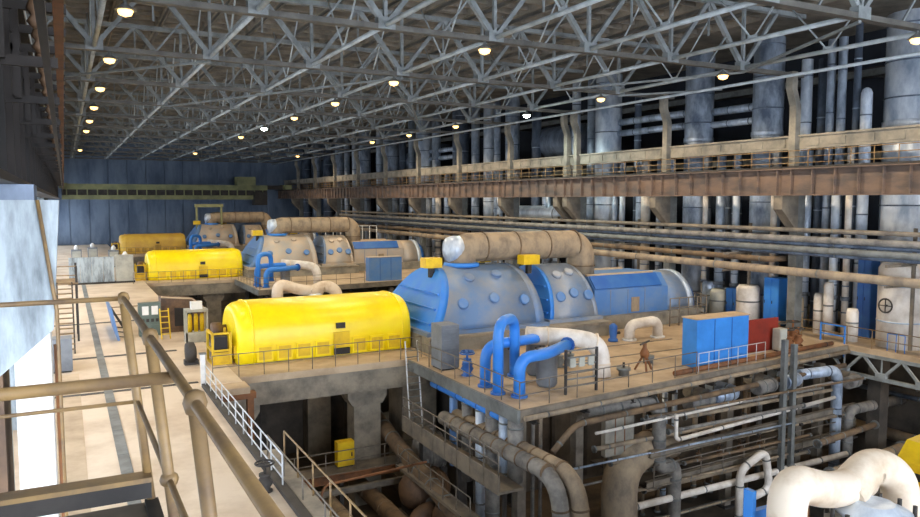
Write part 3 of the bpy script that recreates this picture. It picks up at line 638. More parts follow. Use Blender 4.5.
for i, (x, y, r, h) in enumerate(((19.5, 28.1, .5, 1.75), (20.3, 30.2, .5, 1.9), (18.9, 30.9, .4, 1.6))):
    t = thing('oil_filter', ['grey upright filter drum under the front blue elbow', 'grey upright filter drum behind the front blue elbow', 'slim grey filter drum behind the blue pipes'][i], 'tank', (x, y, 0))
    MB().lathe((x, y, 0), [(r * .8, 0), (r, .15), (r, h - .2), (r * 1.15, h - .2), (r * 1.15, h - .05), (r * .6, h)], n=16).build('shell', 'grey_paint', t)
    for k in range(8):
        a = k * math.pi / 4; MB().lathe((x + r * 1.05 * math.cos(a), y + r * 1.05 * math.sin(a), h - .28), [(.05, 0), (.05, .32)], n=6).build('bolt', 'steel_dark', t)
    if i == 0: reg(t, 'grey filter drum under the blue elbow of the second machine', 'grey filter drum under the blue elbow of the farthest machine')
t = thing('gauge_rack', 'grey steel gauge frame at the platform corner, right of the blue pipes', 'rack', (20.1, 26.6, 0))
for x in (19.3, 21.0): MB().bar((x, 26.35, 0), (x, 26.35, 2.0), .1).build('rack_post', 'steel_dark', t)
for k in range(6): MB().bar((19.3, 26.35, .35 + k * .32), (21.0, 26.35, .35 + k * .32), .05, .06).build('rack_rail', 'steel_grey', t)
for k in range(3): MB().box(19.5 + k * .5, 19.8 + k * .5, 26.28, 26.36, 1.2, 1.6).build('gauge', 'cabinet', t)
t = thing('terminal_cabinet', 'grey slatted upright cabinet left of the blue pipes on the platform', 'cabinet', (16.9, 33.6, 0))
MB().box(16.5, 17.5, 33.0, 34.2, .08, 2.3).build('body', 'grey_paint', t); MB().box(16.55, 17.45, 33.05, 34.15, 0, .08).build('base', 'steel_dark', t)
for k in range(7): MB().box(16.6, 17.4, 32.96, 33.0, .25 + k * .28, .42 + k * .28).build('slat', 'grey_paint', t)
for i, (x, y, s) in enumerate(((17.2, 31.6, .45), (17.7, 32.5, .4), (21.6, 31.2, .4), (22.3, 31.0, .4), (23.0, 31.0, .4))):
    valve('hand_valve', ['blue valve with hand wheel left of the blue pipes', 'second blue valve behind it left of the blue pipes', 'leftmost of three dark valves behind the white pipe', 'middle of three dark valves behind the white pipe', 'rightmost of three dark valves behind the white pipe'][i], x, y, 0, s * 1.3, 'blue_deep' if i < 2 else 'steel_grey', 'blue_deep' if i < 2 else 'steel_dark')
reg(pipe('drain_pipe', 'thick white pipe bending down onto the nearest platform', 'pipe', [(19.6, 30.0, 2.05), (21.8, 29.0, 1.9), (22.9, 28.5, 1.6), (22.9, 28.3, 0)], .44, 'insul_white', R=1.0, n=16, band=1.2, bm='insul_cream'), 'thick white pipe bending down onto the second platform', 'thick pipe bending down onto the farthest platform')
pipe('drain_pipe', 'small white pipe arch standing on the orange platform', 'pipe', [(30.4, 35, 0), (30.4, 35, .95), (32.6, 34.9, 1.1), (32.6, 34.9, 0)], .32, 'insul_white', R=.6, n=14, flange=1, bm='white')
t = thing('bollard_pump', 'small blue pump beside the white pipe arch', 'pump', (29.3, 35.2, 0))
MB().lathe((29.3, 35.2, 0), [(.3, 0), (.3, .15), (.2, .2), (.25, .6), (.25, .95), (.1, 1.1)], n=12).build('body', 'blue_deep', t); MB().tube([(29.3, 35.2, .5), (29.8, 35.2, .5)], .09, 8).build('spout', 'steel_dark', t)
t = thing('tripod_valve', 'brown tripod valve with crossed handle in the middle of the platform', 'valve', (25.6, 28.3, 0))
for a in (0, 2.1, 4.2): MB().bar((25.6 + .5 * math.cos(a), 28.3 + .5 * math.sin(a), 0), (25.6, 28.3, .9), .09).build('leg', 'rust', t)
MB().lathe((25.6, 28.3, .7), [(.2, 0), (.25, .2), (.1, .5), (.1, .7)], n=10).build('body', 'rust', t); MB().bar((25.3, 28.3, 1.35), (25.9, 28.3, 1.5), .07).build('handle', 'steel_dark', t)
for i, (x, y) in enumerate(((24.0, 28.0), (27.0, 29.6), (23.4, 33.2))):
    t = thing('drain_stub', ['low grey cap on the platform left of the tripod valve', 'low grey cap on the platform near the partition', 'low grey cap on the platform by the plinth'][i], 'cap', (x, y, 0))
    MB().lathe((x, y, 0), [(.25, 0), (.25, .25), (.35, .27), (.35, .4)], n=12).build('body', 'steel_grey', t); MB().lathe((x, y, .4), [(.06, 0), (.06, .25)], n=6).build('spindle', 'steel_dark', t)
# blue partition and red panel
t = thing('partition_booth', 'bright blue sheet-metal booth standing at the platform edge', 'booth', (30.1, 27.6, 0))
MB().box(28.25, 32.0, 27.4, 28.4, 0, 2.5).build('body', 'blue_panel', t)
MB().box(28.2, 32.05, 27.35, 28.45, 2.5, 2.56).build('roof_sheet', 'deck', t)
for x in (29.5, 30.75): MB().box(x - .02, x + .02, 27.37, 27.4, .05, 2.45).build('seam', 'blue_deep', t)
reg(t, 'ribbed grey-blue booth standing on the second platform edge', 'booth on the farthest platform edge', {'blue_panel': 'clad_blue', 'deck': 'clad_warm'})
t = thing('red_screen', 'dark red panel standing behind the blue booth', 'panel', (34, 29.2, 0))
MB().box(33.2, 36.2, 28.9, 29.0, 0, 1.85).build('sheet', 'red_panel', t)
for x in (33.3, 36.1): MB().box(x - .05, x + .05, 29.0, 29.1, 0, 1.85).build('post', 'steel_dark', t)
cabinet('instrument_box', 'small grey instrument box in front of the red panel', 35.5, 36.1, 28.2, 28.7, 0, 1.3, 'cabinet', doors=1, face='-y')
for i, (x, y, h) in enumerate(((36.8, 28.7, 1.2), (37.3, 29.7, 1.4), (38.1, 29.0, 1.1), (38.9, 30.0, 1.3))):
    valve('hand_valve', ORD[i] + ' rusty valve right of the red panel, counting rightward', x, y, 0, h * .5, 'rust', 'steel_dark')
railing('fine railing in front of the blue booth', [(27.55, EDGE(27.55) + .1, 0), (33.0, EDGE(33) + .1, 0)], 'rail_light', 1.0, .75, .02, (1, .5))
pipe('edge_pipe', 'red-brown pipe lying along the platform front edge', 'pipe', [(26.0, EDGE(26) + .3, .16), (39.8, EDGE(39.8) + .3, .16)], .13, 'rust', R=.4, band=3, bm='steel_dark')

# copies of the repeating things for the farther machines
LAST2 = {}
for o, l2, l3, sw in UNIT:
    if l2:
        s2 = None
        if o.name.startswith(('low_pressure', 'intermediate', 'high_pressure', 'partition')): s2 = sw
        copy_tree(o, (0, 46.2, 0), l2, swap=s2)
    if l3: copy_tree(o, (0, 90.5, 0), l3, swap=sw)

# ------------------------------------------------------------------ piping under the nearest platform
pipe('edge_conduit', 'pale conduit just below the platform front edge', 'pipe', [(16.3, 25.0, -.32), (40.6, 27.45, -.32)], .11, 'insul_old', band=3)
pipe('edge_conduit', 'brown pipe below the platform edge that dips at its left end', 'pipe', [(17.6, 24.9, -1.9), (18.9, 25.1, -.95), (39.6, 27.0, -.95)], .14, 'insul_brown', R=.5, band=2.5)
pipe('steam_pipe', 'fat grey pipe dropping from the edge with a double elbow', 'pipe', [(20.6, 26.6, -1.0), (24.7, 26.2, -1.0), (24.7, 26.2, -4.3), (25.75, 26.2, -4.1), (25.75, 26.2, -7.8)], .33, 'insul_grey', R=.8, n=14, band=1.0)
pipe('steam_pipe', 'silver pipe dropping at the right end below the platform', 'pipe', [(35.4, 26.8, -1.0), (38.4, 26.6, -1.0), (38.4, 26.6, -7.8)], .3, 'silver', R=.6, n=14, band=1.6, bm='silver_dull')
pipe('condensate_pipe', 'long thin white pipe climbing at its left end below the platform', 'pipe', [(25.2, 25.6, -1.5), (25.2, 25.6, -2.75), (37.8, 26.3, -2.45)], .1, 'insul_white', R=.25, band=3)
pipe('condensate_pipe', 'thin pale pipe above the long white one', 'pipe', [(20.5, 25.7, -1.75), (38.2, 26.7, -1.7)], .07, 'insul_white', band=4)
pipe('condensate_pipe', 'white bent pipe with a hooked top in the cellar', 'pipe', [(29.6, 25.6, -7.8), (29.6, 25.6, -5.0), (31.3, 25.5, -4.2), (31.7, 25.5, -6.3), (30.4, 25.5, -6.5)], .2, 'insul_white', R=.5, n=12, band=1.5)
for i, (x, z, L, m) in enumerate(((26.6, -1.35, 1.9, 'insul_grey'), (28.3, -1.25, 1.8, 'silver'), (31.4, -1.15, 1.6, 'insul_grey'), (33.6, -1.1, 1.3, 'silver'), (38.9, -1.75, 1.2, 'insul_grey'))):
    pipe('branch_pipe', ORD[i] + ' stubby insulated branch below the platform edge, from the left', 'pipe', [(x, 26.3, z), (x + L, 26.4, z), (x + L, 28.2, z)], .36, m, R=.5, n=14, band=.7)
for i, x in enumerate((33.1, 33.85)):
    t = thing('steel_post', ['left', 'right'][i] + ' of two tall grey posts rising past the platform edge', 'post', (x, 26.0, -7.8))
    MB().box(x - .13, x + .13, 25.85, 26.1, -7.8, 1.3 - i * .3).build('shaft', 'steel_grey', t); MB().box(x - .3, x + .3, 25.7, 26.25, -7.8, -7.7).build('base_plate', 'steel_dark', t)
t = thing('exhaust_duct', 'big beige elbow duct below the platform left of the fat grey pipe', 'duct', (22.6, 27, -7.8))
MB().tube(rounded([(26.5, 27.4, -3.5), (22.6, 26.6, -3.6), (22.4, 26.2, -7.8)], 1.6), .85, 18).build('duct_run', 'insul_old', t)
MB().lathe((22.4, 26.2, -7.4), [(1.1, 0), (1.1, .25)], n=18).build('flange', 'rust', t); MB().tube([(25.0, 27.1, -3.54), (25.12, 27.12, -3.53)], .9, 18).build('band', 'insul_brown', t)
t = thing('hanging_cabinet', 'tall beige cabinet hanging above the elbow duct', 'cabinet', (22.6, 26.6, -3.2))
MB().box(21.7, 23.4, 26.5, 26.8, -3.3, -1.0).build('sheet', 'beam_beige', t)
for x in (22.27, 22.83): MB().box(x - .02, x + .02, 26.47, 26.5, -3.25, -1.05).build('seam', 'rust', t)
for i, (dx, x2) in enumerate(((0, 16.05), (.75, 16.75))):
    pipe('header_pipe', ['outer', 'inner'][i] + ' of two fat insulated pipes curving down in front of the platform corner', 'pipe', [(x2 - .2, 31.5, -1.9), (x2 + .1, 22.4 - dx * .4, -1.9), (x2 + .2, 21.9 - dx * .4, -7.8)], .34, 'insul_old' if i else 'insul_grey', R=1.2, n=14, band=.9, bm='insul_brown')
pipe('supply_pipe', 'blue pipe under the left edge of the platform', 'pipe', [(16.5, 34, -.85), (16.5, 27.2, -.85)], .18, 'blue', band=2, bm='blue_deep')
for i, (y, r, z1, m) in enumerate(((31.9, .2, -4.5, 'clad_blue'), (30.5, .26, -4.8, 'insul_grey'), (29.2, .24, -6.5, 'silver_bright'), (28.1, .33, -7, 'insul_grey'), (27.0, .3, -4, 'silver'), (26.2, .34, -3.4, 'insul_grey'))):
    pipe('down_pipe', ORD[i] + ' upright pipe under the left side of the platform, from the ladder', 'pipe', [(16.6, y, -.6), (16.6, y, z1)], r, m, band=1.1, n=12)
# catwalk on the left side
t = thing('catwalk', 'narrow sheet-sided catwalk below the left side of the platform', 'walkway', (15.4, 29.5, -3.1))
MB().box(14.9, 16.0, 24.6, 34.2, -3.1, -3.0).build('floor_plate', 'steel_warm', t)
for k in range(8): MB().box(14.84, 14.9, 24.65 + k * 1.2, 25.8 + k * 1.2, -3.15, -2.35).build('side_sheet', 'steel_warm', t)
for y in (25, 29, 33): MB().box(15.3, 15.45, y, y + .15, -7.8, -3.1).build('leg', 'steel_dark', t)
railing('brown railing along the sheet-sided catwalk', [(14.87, 24.7, -2.35), (14.87, 34.1, -2.35)], 'rail_grey', .95, 1.2, .03, (1, .5))
railing('lower handrail beside the brown motors in the pit', [(14.3, 26, -4.6), (14.3, 33.5, -4.6)], 'rail_grey', 1.0, 1.2, .025)
MB().box(14.2, 14.9, 25.8, 33.6, -4.75, -4.6).build('step_platform', 'steel_warm', None, 'narrow lower platform beside the catwalk', 'platform')
# ladder
t = thing('ladder', 'steep brown ladder from generator deck down to the catwalk', 'ladder', (16.0, 35, -3))
a0, a1 = V(16.3, 36.3, 1.0), V(15.5, 33.9, -3.0)
for d in (-.35, .35): MB().bar(a0 + V(d, 0, 0), a1 + V(d, 0, 0), .06, .09).build('stringer', 'rail_light', t)
for k in range(12):
    p = a0.lerp(a1, (k + 1.5) / 13); MB().bar(p - V(.35, 0, 0), p + V(.35, 0, 0), .14, .03).build('rung', 'steel_grey', t)
# small tangle
mats = ['insul_old', 'insul_grey', 'insul_old', 'silver', 'steel_grey', 'insul_brown', 'insul_white', 'insul_grey']
zz = sorted(-7.1 + i * .29 + random.random() * .2 for i in range(20))[::-1]
for i, z in enumerate(zz):
    x = 18.3 + random.random() * 9.; L = 6 + random.random() * 12; y = 25.75 + (i * 7 % 20) * .07
    pipe('service_pipe', ORD[i] + ' from the top among the thin level pipes tangled below the platform', 'pipe', [(x, y, z), (min(x + L, 39.6), y + .02, z)], .05 + random.random() ** 2 * .14, random.choice(mats), n=8, flange=1, band=2.2, group='level pipes in the tangle')
for i in range(20):
    x = 18.25 + i * 1.08 + random.random() * .4; y = 28.2 + random.random() * 2.2; r = .06 + random.random() ** 2 * .16
    pipe('service_pipe', ORD[i] + ' from the left among the thin upright pipes tangled below the platform', 'pipe', [(x, y, -7.8), (x, y, -.84)], r, random.choice(mats), n=8, flange=1, band=1.7, group='upright pipes in the tangle')
for i in range(10):
    x = 24.3 + i * 1.55; y = 27.75
    valve('hand_valve', ORD[i] + ' small valve from the left on the lower pipe floor', x, y, -5.08, .36, 'motor', 'steel_dark', 'valves on the lower pipe floor')
for i, (z, y) in enumerate(((-3.35, 26.1), (-4.9, 26.3))):
    t = thing('mezzanine_beam', ['upper', 'lower'][i] + ' brown steel beam crossing below the platform front', 'beam', (32, y, z))
    MB().ibeam((23.9, y - .2, z), (40.3, y + .6, z), .25, .35).build('beam', 'steel_warm', t)
    for k in range(5): MB().box(25 + k * 3.3, 25.2 + k * 3.3, y + .1, y + .5, z - .3, z - .17).build('bracket', 'steel_dark', t)
MB().box(24, 40.2, 26.4, 30.5, -5.15, -5.08).build('pipe_floor', 'steel_dark', None, 'dark lower pipe floor below the platform', 'platform')
railing('brown railing on the lower pipe floor', [(24.2, 25.95, -5.05), (40.0, 26.5, -5.05)], 'rail_grey', 1.1, 1.6, .03)
# pipes lying in the right hand pit
for i, (x0, y0, x1, y1, z, r, m) in enumerate(((33.0, 22.6, 41.0, 23.4, -5.6, .34, 'insul_brown'), (33.8, 23.6, 41.2, 24.4, -5.3, .28, 'insul_old'), (32.2, 21.2, 40.6, 22.0, -6.6, .4, 'insul_grey'), (34.5, 24.9, 40.5, 25.6, -4.2, .17, 'insul_brown'), (37.0, 20.5, 43, 22.4, -6.3, .5, 'insul_grey'))):
    pipe('pit_pipe', ['thick brown', 'pale brown', 'thick grey lowest', 'thin brown upper', 'very thick grey'][i] + ' pipe lying in the pit at the right', 'pipe', [(x0, y0, z), (x1, y1, z)], r, m, n=14, band=1.8, flange=1)
for k in range(3):
    t = thing('pipe_sleeper', ORD[k] + ' concrete sleeper under the pit pipes at the right', 'support', (34 + 3 * k, 23, -7.8))
    MB().box(33.8 + 3 * k, 34.2 + 3 * k, 20.8, 25.4, -7.8, -7.0).build('block', 'concrete_dark', t); MB().box(33.9 + 3 * k, 34.1 + 3 * k, 21.0, 25.2, -7.0, -6.0).build('frame', 'steel_warm', t)

# ------------------------------------------------------------------ pit left of the platform
for i, (x, y1) in enumerate(((11.0, 37), (13.2, 37))):
    pipe('pit_main', ['left', 'right'][i] + ' of two fat ochre pipes running along the pit floor', 'pipe', [(x, 14, -6.3), (x, y1, -6.3)], .42, 'insul_brown' if i else 'insul_old', n=14, band=2.2, bm='insul_brown')
t = thing('pit_platform', 'brown steel walkway across the pit below the generator', 'platform', (10.5, 37, -5.6))
MB().box(6.2, 16.2, 35.4, 36.6, -5.35, -5.25).build('plate', 'steel_warm', t)
MB().ibeam((6.2, 35.4, -5.5), (16.2, 35.4, -5.5), .2, .4).build('front_beam', 'rust', t); MB().ibeam((6.2, 34.2, -5.7), (15.5, 34.2, -5.7), .2, .3).build('lower_beam', 'steel_warm', t)
for x in (7, 11.9, 15.8): MB().box(x, x + .2, 35.4, 35.6, -7.8, -5.6).build('leg', 'steel_dark', t)
railing('pale railing on the pit walkway below the generator', [(6.4, 35.5, -5.25), (16.0, 35.5, -5.25)], 'rail_grey', 1.1, 1.6, .028)
cabinet('junction_box', 'lit ochre junction box beside the foundation column', 12.0, 12.9, 36.0, 36.5, -5.25, -3.9, 'yellow_dark', doors=1, face='-y')
def motor(label, x, y, z, r, L, m):
    t = thing('pump_motor', label, 'motor', (x, y, z - r))
    MB().lathe((x - L / 2, y, z), [(.1, 0), (.6 * r, .05 * L), (r, .2 * L), (r, .8 * L), (.75 * r, .9 * L), (.3 * r, L)], 'x', 18).build('housing', m, t)
    for k in range(6): MB().lathe((x - L / 2 + (.25 + k * .1) * L, y, z), [(r * 1.05, 0), (r * 1.05, .04)], 'x', 18).build('cooling_fin', m, t)
    MB().box(x - L * .35, x + L * .35, y - r * .8, y + r * .8, z - r * 1.3, z - r * .7).build('foot', 'steel_dark', t)
    MB().lathe((x, y, z + r * .9), [(.3 * r, 0), (.3 * r, .4 * r)], n=10).build('terminal_box', m, t)
motor('big brown domed pump motor in the pit', 15.2, 32.3, -5.6, .95, 2.6, 'motor')
motor('small brown pump motor in front of the big one', 15.3, 29.8, -6.0, .65, 1.6, 'motor')
motor('grey pump casing against the platform foot', 16.6, 34.6, -4.6, 1.0, 1.8, 'insul_grey')
for i, (x, y) in enumerate(((15.3, 32.3), (15.3, 29.8))): MB().box(x - 1.1, x + 1.0, y - 1, y + 1, -7.8, -6.75 - i * .1).build('motor_plinth', 'concrete_dark', None, ['concrete block under the big brown motor', 'concrete block under the small brown motor'][i], 'plinth')
MB().box(15.8, 17.3, 33.8, 35.4, -7.8, -5.9).build('motor_plinth', 'concrete_dark', None, 'concrete block under the grey pump casing', 'plinth')
motor('pale round motor at the left end of the pit walkway', 7.4, 35.9, -4.35, .7, 1.4, 'insul_old')
pipe('suction_pipe', 'sloping brown pipe from arch to catwalk foot in the pit', 'pipe', [(15.4, 40, -3.6), (14.9, 34.6, -4.2), (14.6, 27, -5.2)], .4, 'insul_brown', R=1, n=14, band=1.6)
pipe('suction_pipe', 'curved brown pipe beside the brown motors', 'pipe', [(13.9, 30.5, -7.8), (13.9, 30.5, -6.0), (15.0, 30.8, -6.0)], .4, 'motor', R=.7, n=14, flange=1)
pipe('pit_handrail', 'long loose brown rail crossing over the two ochre pipes', 'railing', [(8.3, 27.4, -3.6), (8.6, 27.6, -2.6), (14.0, 29.4, -3.1)], .05, 'rust', R=.3, n=8, flange=1)
t = thing('support_post', 'rust coloured post and lintel under the deck corner by the walkway', 'post', (7.3, 34.8, -7.8))
MB().box(7.2, 7.5, 34.6, 34.9, -7.8, -.5).build('shaft', 'rust', t); MB().box(5.6, 7.6, 34.55, 34.95, -.62, -.32).build('lintel', 'rust', t)
MB().box(5.6, 7.3, 34.4, 35.7, -.32, -.02).build('corner_slab', 'deck', None, 'small corner slab between the walkway and generator deck', 'slab')
# light railing along the walkway edge
railing('silver three-bar railing along the walkway edge above the pit', [(5.45, 21.5, 0), (5.45, 35.2, 0)], 'rail_light', 1.05, 1.4, .026, (1, .66, .33))
railing('low rust coloured railing on the concrete ledge at the pit', [(6.03, 14, .12), (6.03, 23.5, .12)], 'rail_brown', 1.0, 1.6, .03, (1,))
railing('grey stub railing inside the concrete ledge', [(5.68, 14, .12), (5.68, 24.3, .12)], 'rail_grey', .7, 2., .026, (1,))
t = thing('corner_post', 'white painted post where walkway meets the generator deck', 'post', (5.4, 35.5, 0))
MB().box(5.3, 5.5, 35.4, 35.6, 0, 1.5).build('shaft', 'white', t); MB().box(5.25, 5.55, 35.35, 35.65, 1.5, 1.56).build('cap', 'steel_grey', t)
valve('floor_valve', 'dark valve pedestal on the walkway beside the silver railing', 4.95, 21.6, 0, .45, 'steel_dark', 'black')

# ------------------------------------------------------------------ left floor area by the generators
t = thing('control_panel', 'green-grey control panel with two white meters beside the walkway', 'control panel', (4.5, 50.6, 0))
MB().box(3.9, 5.2, 50.4, 51.0, 0, 2.1).build('body', 'panel_green', t)
for x in (4.1, 4.65): MB().box(x, x + .38, 50.36, 50.4, 1.35, 1.9).build('meter', 'white', t)
for k in range(4): MB().box(4.05 + k * .28, 4.22 + k * .28, 50.37, 50.4, .9, 1.1).build('switch', 'steel_dark', t)
MB().box(4.0, 5.1, 50.37, 50.4, .1, .7).build('lower_door', 'panel_green', t)
t = thing('inclined_duct', 'brown angular duct housing behind the control panel', 'duct', (6.4, 51.5, 0))
MB().prism([(5.3, 0), (8.0, 0), (8.0, 1.4), (7.2, 2.1), (5.3, 2.3)], 51.1, 52.6).build('housing', 'motor', t); MB().prism([(6.1, .4), (7.2, .4), (7.2, 1.5), (6.1, 1.6)], 51.0, 51.1).build('recess_shade', 'black', t)  # black raised plate, the dark of a recess put into its colour
MB().bar((5.3, 51.05, 2.35), (7.2, 51.05, 2.15), .1).build('edge_trim', 'deck', t); MB().bar((7.2, 51.05, 2.15), (8.0, 51.05, 1.45), .1).build('edge_trim', 'deck', t)
t = thing('regulator_stand', 'glass-sided regulator cabinet with yellow works and a white top', 'cabinet', (6.9, 47.2, 0))
for x in (6.25, 7.45):
    for y in (46.8, 47.6): MB().box(x - .05, x + .05, y - .05, y + .05, 0, 1.9).build('frame_post', 'cabinet', t)
MB().box(6.2, 7.5, 46.75, 47.65, 0, .6).build('base', 'cabinet', t); MB().box(6.2, 7.5, 46.75, 47.65, 1.85, 2.0).build('top', 'cabinet', t)
for k in range(3): MB().lathe((6.5 + k * .35, 47.2, .6), [(.13, 0), (.13, .9), (.08, 1.1)], n=10).build('regulator', 'yellow_dark', t)
MB().box(6.55, 7.2, 46.9, 47.4, 2.0, 2.45).build('lamp_hood', 'white', t)
t = thing('blower', 'dark round blower on the floor beside the yellow guard', 'blower', (5.6, 40.6, 0))
MB().lathe((5.3, 40.6, .62), [(.15, 0), (.5, .04), (.55, .15), (.55, .45), (.3, .55)], 'x', 18).build('scroll', 'steel_dark', t); MB().box(5.25, 5.95, 40.35, 40.85, 0, .25).build('foot', 'steel_dark', t)
t = thing('step_ladder', 'small yellow step ladder leaning by the control panel', 'ladder', (5.4, 49, 0))
for d in (-.25, .25): MB().bar((5.3 + d, 48.8, 0), (5.3 + d, 49.6, 1.8), .07).build('stringer', 'yellow_dark', t)
for k in range(5): MB().bar((5.05, 48.9 + k * .15, .3 + k * .34), (5.55, 48.9 + k * .15, .3 + k * .34), .12, .04).build('tread', 'yellow_dark', t)
t = thing('guard_plate', 'leaning blue-grey plate guard on the walkway', 'panel', (2.7, 52, 0))
MB().hexa([(2.6, 49.5, 0), (2.75, 49.5, 0), (2.75, 56, 0), (2.6, 56, 0), (2.2, 49.7, 2.0), (2.35, 49.7, 2.0), (2.35, 56, 2.0), (2.2, 56, 2.0)]).build('sheet', 'clad_blue', t)
for y in (50.5, 52.5, 54.5): MB().bar((2.72, y, .1), (3.3, y, 0), .06).bar((2.4, y, 1.7), (3.3, y, 0.03), .06).build('brace', 'steel_dark', t)
railing('brown railing around the stairhead past the control panel', [(2.6, 57, 0), (5.4, 57, 0), (7.0, 62, 0)], 'rail_brown', 1.1, 1.1, .04)
t = thing('screen_wall', 'whitewashed low screen wall across the far walkway', 'screen', (2.8, 84.8, 0))
for k in range(4): MB().box(.2 + k * 1.05, 1.22 + k * 1.05, 84.6, 85.0, 0, 2.75).build('panel', 'concrete_light', t)
MB().box(4.5, 6.2, 84.5, 85.2, 0, 2.9).build('end_panel', 'cabinet', t); MB().box(.1, 6.3, 84.4, 85.3, -.0, .18).build('footing', 'steel_dark', t)
for i, (x, y) in enumerate(((1.2, 108), (3.2, 112), (5.4, 105), (5.9, 92))):
    t = thing('switch_cubicle', ORD[i] + ' grey switch cubicle on the far walkway, from the left', 'cabinet', (x, y, 0))
    MB().box(x - .6, x + .6, y - .5, y + .5, 0, 2.2).build('body', 'grey_paint', t); MB().box(x - .5, x + .5, y - .54, y - .5, .2, 2.0).build('door', 'cabinet', t)
    MB().lathe((x, y, 2.2), [(.25, 0), (.3, .3), (.1, .6)], n=10).build('top_insulator', 'white', t)
# stair against the left wall
t = thing('wall_ladder', 'brown rung stair with landing against the left wall', 'stair', (-.2, 47, 0))
for d in (-.55, .25): MB().bar((d, 46.5, 0), (d, 50.5, 3.6), .08, .16).build('stringer', 'steel_dark', t)
for k in range(14): MB().box(-.55, .25, 46.6 + k * .28, 46.9 + k * .28, .2 + k * .255, .25 + k * .255).build('tread', 'rail_brown', t)
MB().box(-1.2, .6, 50.5, 53.5, 3.5, 3.6).build('landing', 'rail_brown', t)
for x, y in ((-1.1, 50.6), (.5, 50.6), (-1.1, 53.4), (.5, 53.4)): MB().box(x - .06, x + .06, y - .06, y + .06, 0, 4.6).build('post', 'steel_dark', t)
for z in (4.05, 4.6): MB().bar((-1.1, 50.6, z), (.5, 50.6, z), .06).build('rail', 'rail_brown', t)
for i, (y, h) in enumerate(((41.5, 1.7), (43.2, 1.4))):
    cabinet('meter_box', ['taller', 'shorter'][i] + ' grey box standing at the foot of the left wall stair', -.9, .1, y, y + 1.1, 0, h, 'grey_paint', doors=2)

# ------------------------------------------------------------------ far crane
t = thing('bridge_crane', 'olive yellow bridge crane parked across the far end of the hall', 'crane', (20, 150, 8.7))
MB().box(-.3, 36, 149.6, 150.4, 10.5, 11.5).build('upper_chord', 'crane_olive', t); MB().box(-.3, 36, 149.7, 150.3, 8.7, 9.5).build('lower_chord', 'crane_olive', t)
MB().box(-.3, 36, 150.1, 150.3, 9.5, 10.5).build('web_plate', 'steel_dark', t)
for k in range(22): MB().box(.4 + k * 1.65, .6 + k * 1.65, 149.9, 150.1, 9.5, 10.5).build('web_post', 'crane_olive', t)
for x in (-.4, 39.4): MB().box(x - .3, x + 1.0, 147.8, 152.4, 10.7, 11.6).build('end_carriage', 'crane_olive', t)
MB().box(36, 40, 149.6, 150.4, 10.7, 11.5).build('girder_end', 'steel_dark', t)
MB().box(30, 33.5, 148.6, 151.4, 11.5, 13.1).build('trolley', 'crane_olive', t); MB().box(33.2, 35.6, 148.2, 150.8, 7.6, 10.2).build('driver_cab', 'steel_dark', t)
t = thing('hoist_frame', 'pale yellow lifting frame over the farthest turbine dome', 'frame', (21.5, 130, 4))
for x in (19.6, 23.6): MB().box(x - .15, x + .15, 130.8, 131.1, .9, 7.6).build('leg', 'crane_olive', t)
MB().box(19.3, 23.9, 130.7, 131.2, 7.4, 7.9).build('cross_beam', 'crane_olive', t)
railing('grey tubular frame railing on the second machine behind its casing', [(29.5, 92.2, 0), (36.5, 92.2, 0)], 'rail_light', 5.2, 1.0, .06, (1, .55), name='tube_frame')

# ------------------------------------------------------------------ left: crane column, girder with conductor bars
t = thing('concrete_column', 'pale stained concrete column with corbel at the left edge', 'column', (-1.2, 10.2, 0))
MB().prism([(-2.5, 6.1), (-.75, 6.55), (-.16, 7.08), (-.05, 8.6), (-2.5, 8.6)], 9.9, 11.1).build('corbel', 'concrete_light', t)
MB().box(-.58, -.2, 10.0, 10.9, 0, 7.2).build('shaft', 'white', t)  # white colour stands in for the sunlit gap below the corbel
MB().box(-2.5, -.7, 9.95, 11.0, 0, 6.6).build('rear_shaft', 'motor', t)
MB().tube([(-.27, 9.86, 8.6), (-.12, 9.88, 7.3), (-.1, 9.9, 0)], .022, 8).build('conduit', 'rail_brown', t)
MB().tube([(-.14, 9.9, 6.9), (-.12, 9.9, 0)], .03, 8).build('conduit', 'rust', t)
MB().box(-1.2, -.3, 9.9, 11.0, 8.6, 8.78).build('bearing_block', 'silver_dull', t)
tc = t
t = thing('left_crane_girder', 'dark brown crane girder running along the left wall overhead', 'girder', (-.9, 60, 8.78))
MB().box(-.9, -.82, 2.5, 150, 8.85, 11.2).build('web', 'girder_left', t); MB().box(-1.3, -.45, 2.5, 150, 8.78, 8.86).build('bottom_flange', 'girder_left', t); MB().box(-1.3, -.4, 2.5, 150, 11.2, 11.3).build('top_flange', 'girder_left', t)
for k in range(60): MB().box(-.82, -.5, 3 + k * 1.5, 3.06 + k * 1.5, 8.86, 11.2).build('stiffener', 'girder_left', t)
t = thing('conductor_rail', 'brown trolley conductor rail with brackets beside the left crane girder', 'conductor rail', (-.1, 60, 9.3))
MB().box(-.03, .07, 3.0, 150, 10.5, 10.62).build('conductor', 'rust', t); MB().box(-.2, -.14, 3.0, 150, 10.5, 10.57).build('conductor', 'rust', t); MB().box(-.1, -.05, 3.0, 150, 9.6, 9.66).build('conductor', 'girder_left', t)
for k in range(48):
    y = 4.2 + k * 1.3
    MB().box(-.82, .1, y, y + .06, 10.64, 10.74).build('bracket', 'girder_left', t)
    MB().lathe((-.17, y + .03, 10.2), [(.03, 0), (.08, .06), (.04, .12), (.08, .18), (.04, .3)], n=8).build('insulator', 'motor', t)
    if k % 2 == 0: MB().box(-.82, 0, y + .1, y + .15, 9.66, 9.74).build('bracket', 'girder_left', t); MB().box(-.42, -.36, y, y + .06, 9.7, 10.64).build('hanger', 'girder_left', t)
MB().box(-.6, -.3, 5.5, 7.5, 11.3, 12.6).build('sheet', 'girder_left', None, 'dark rusty plate above the left crane girder', 'plate')
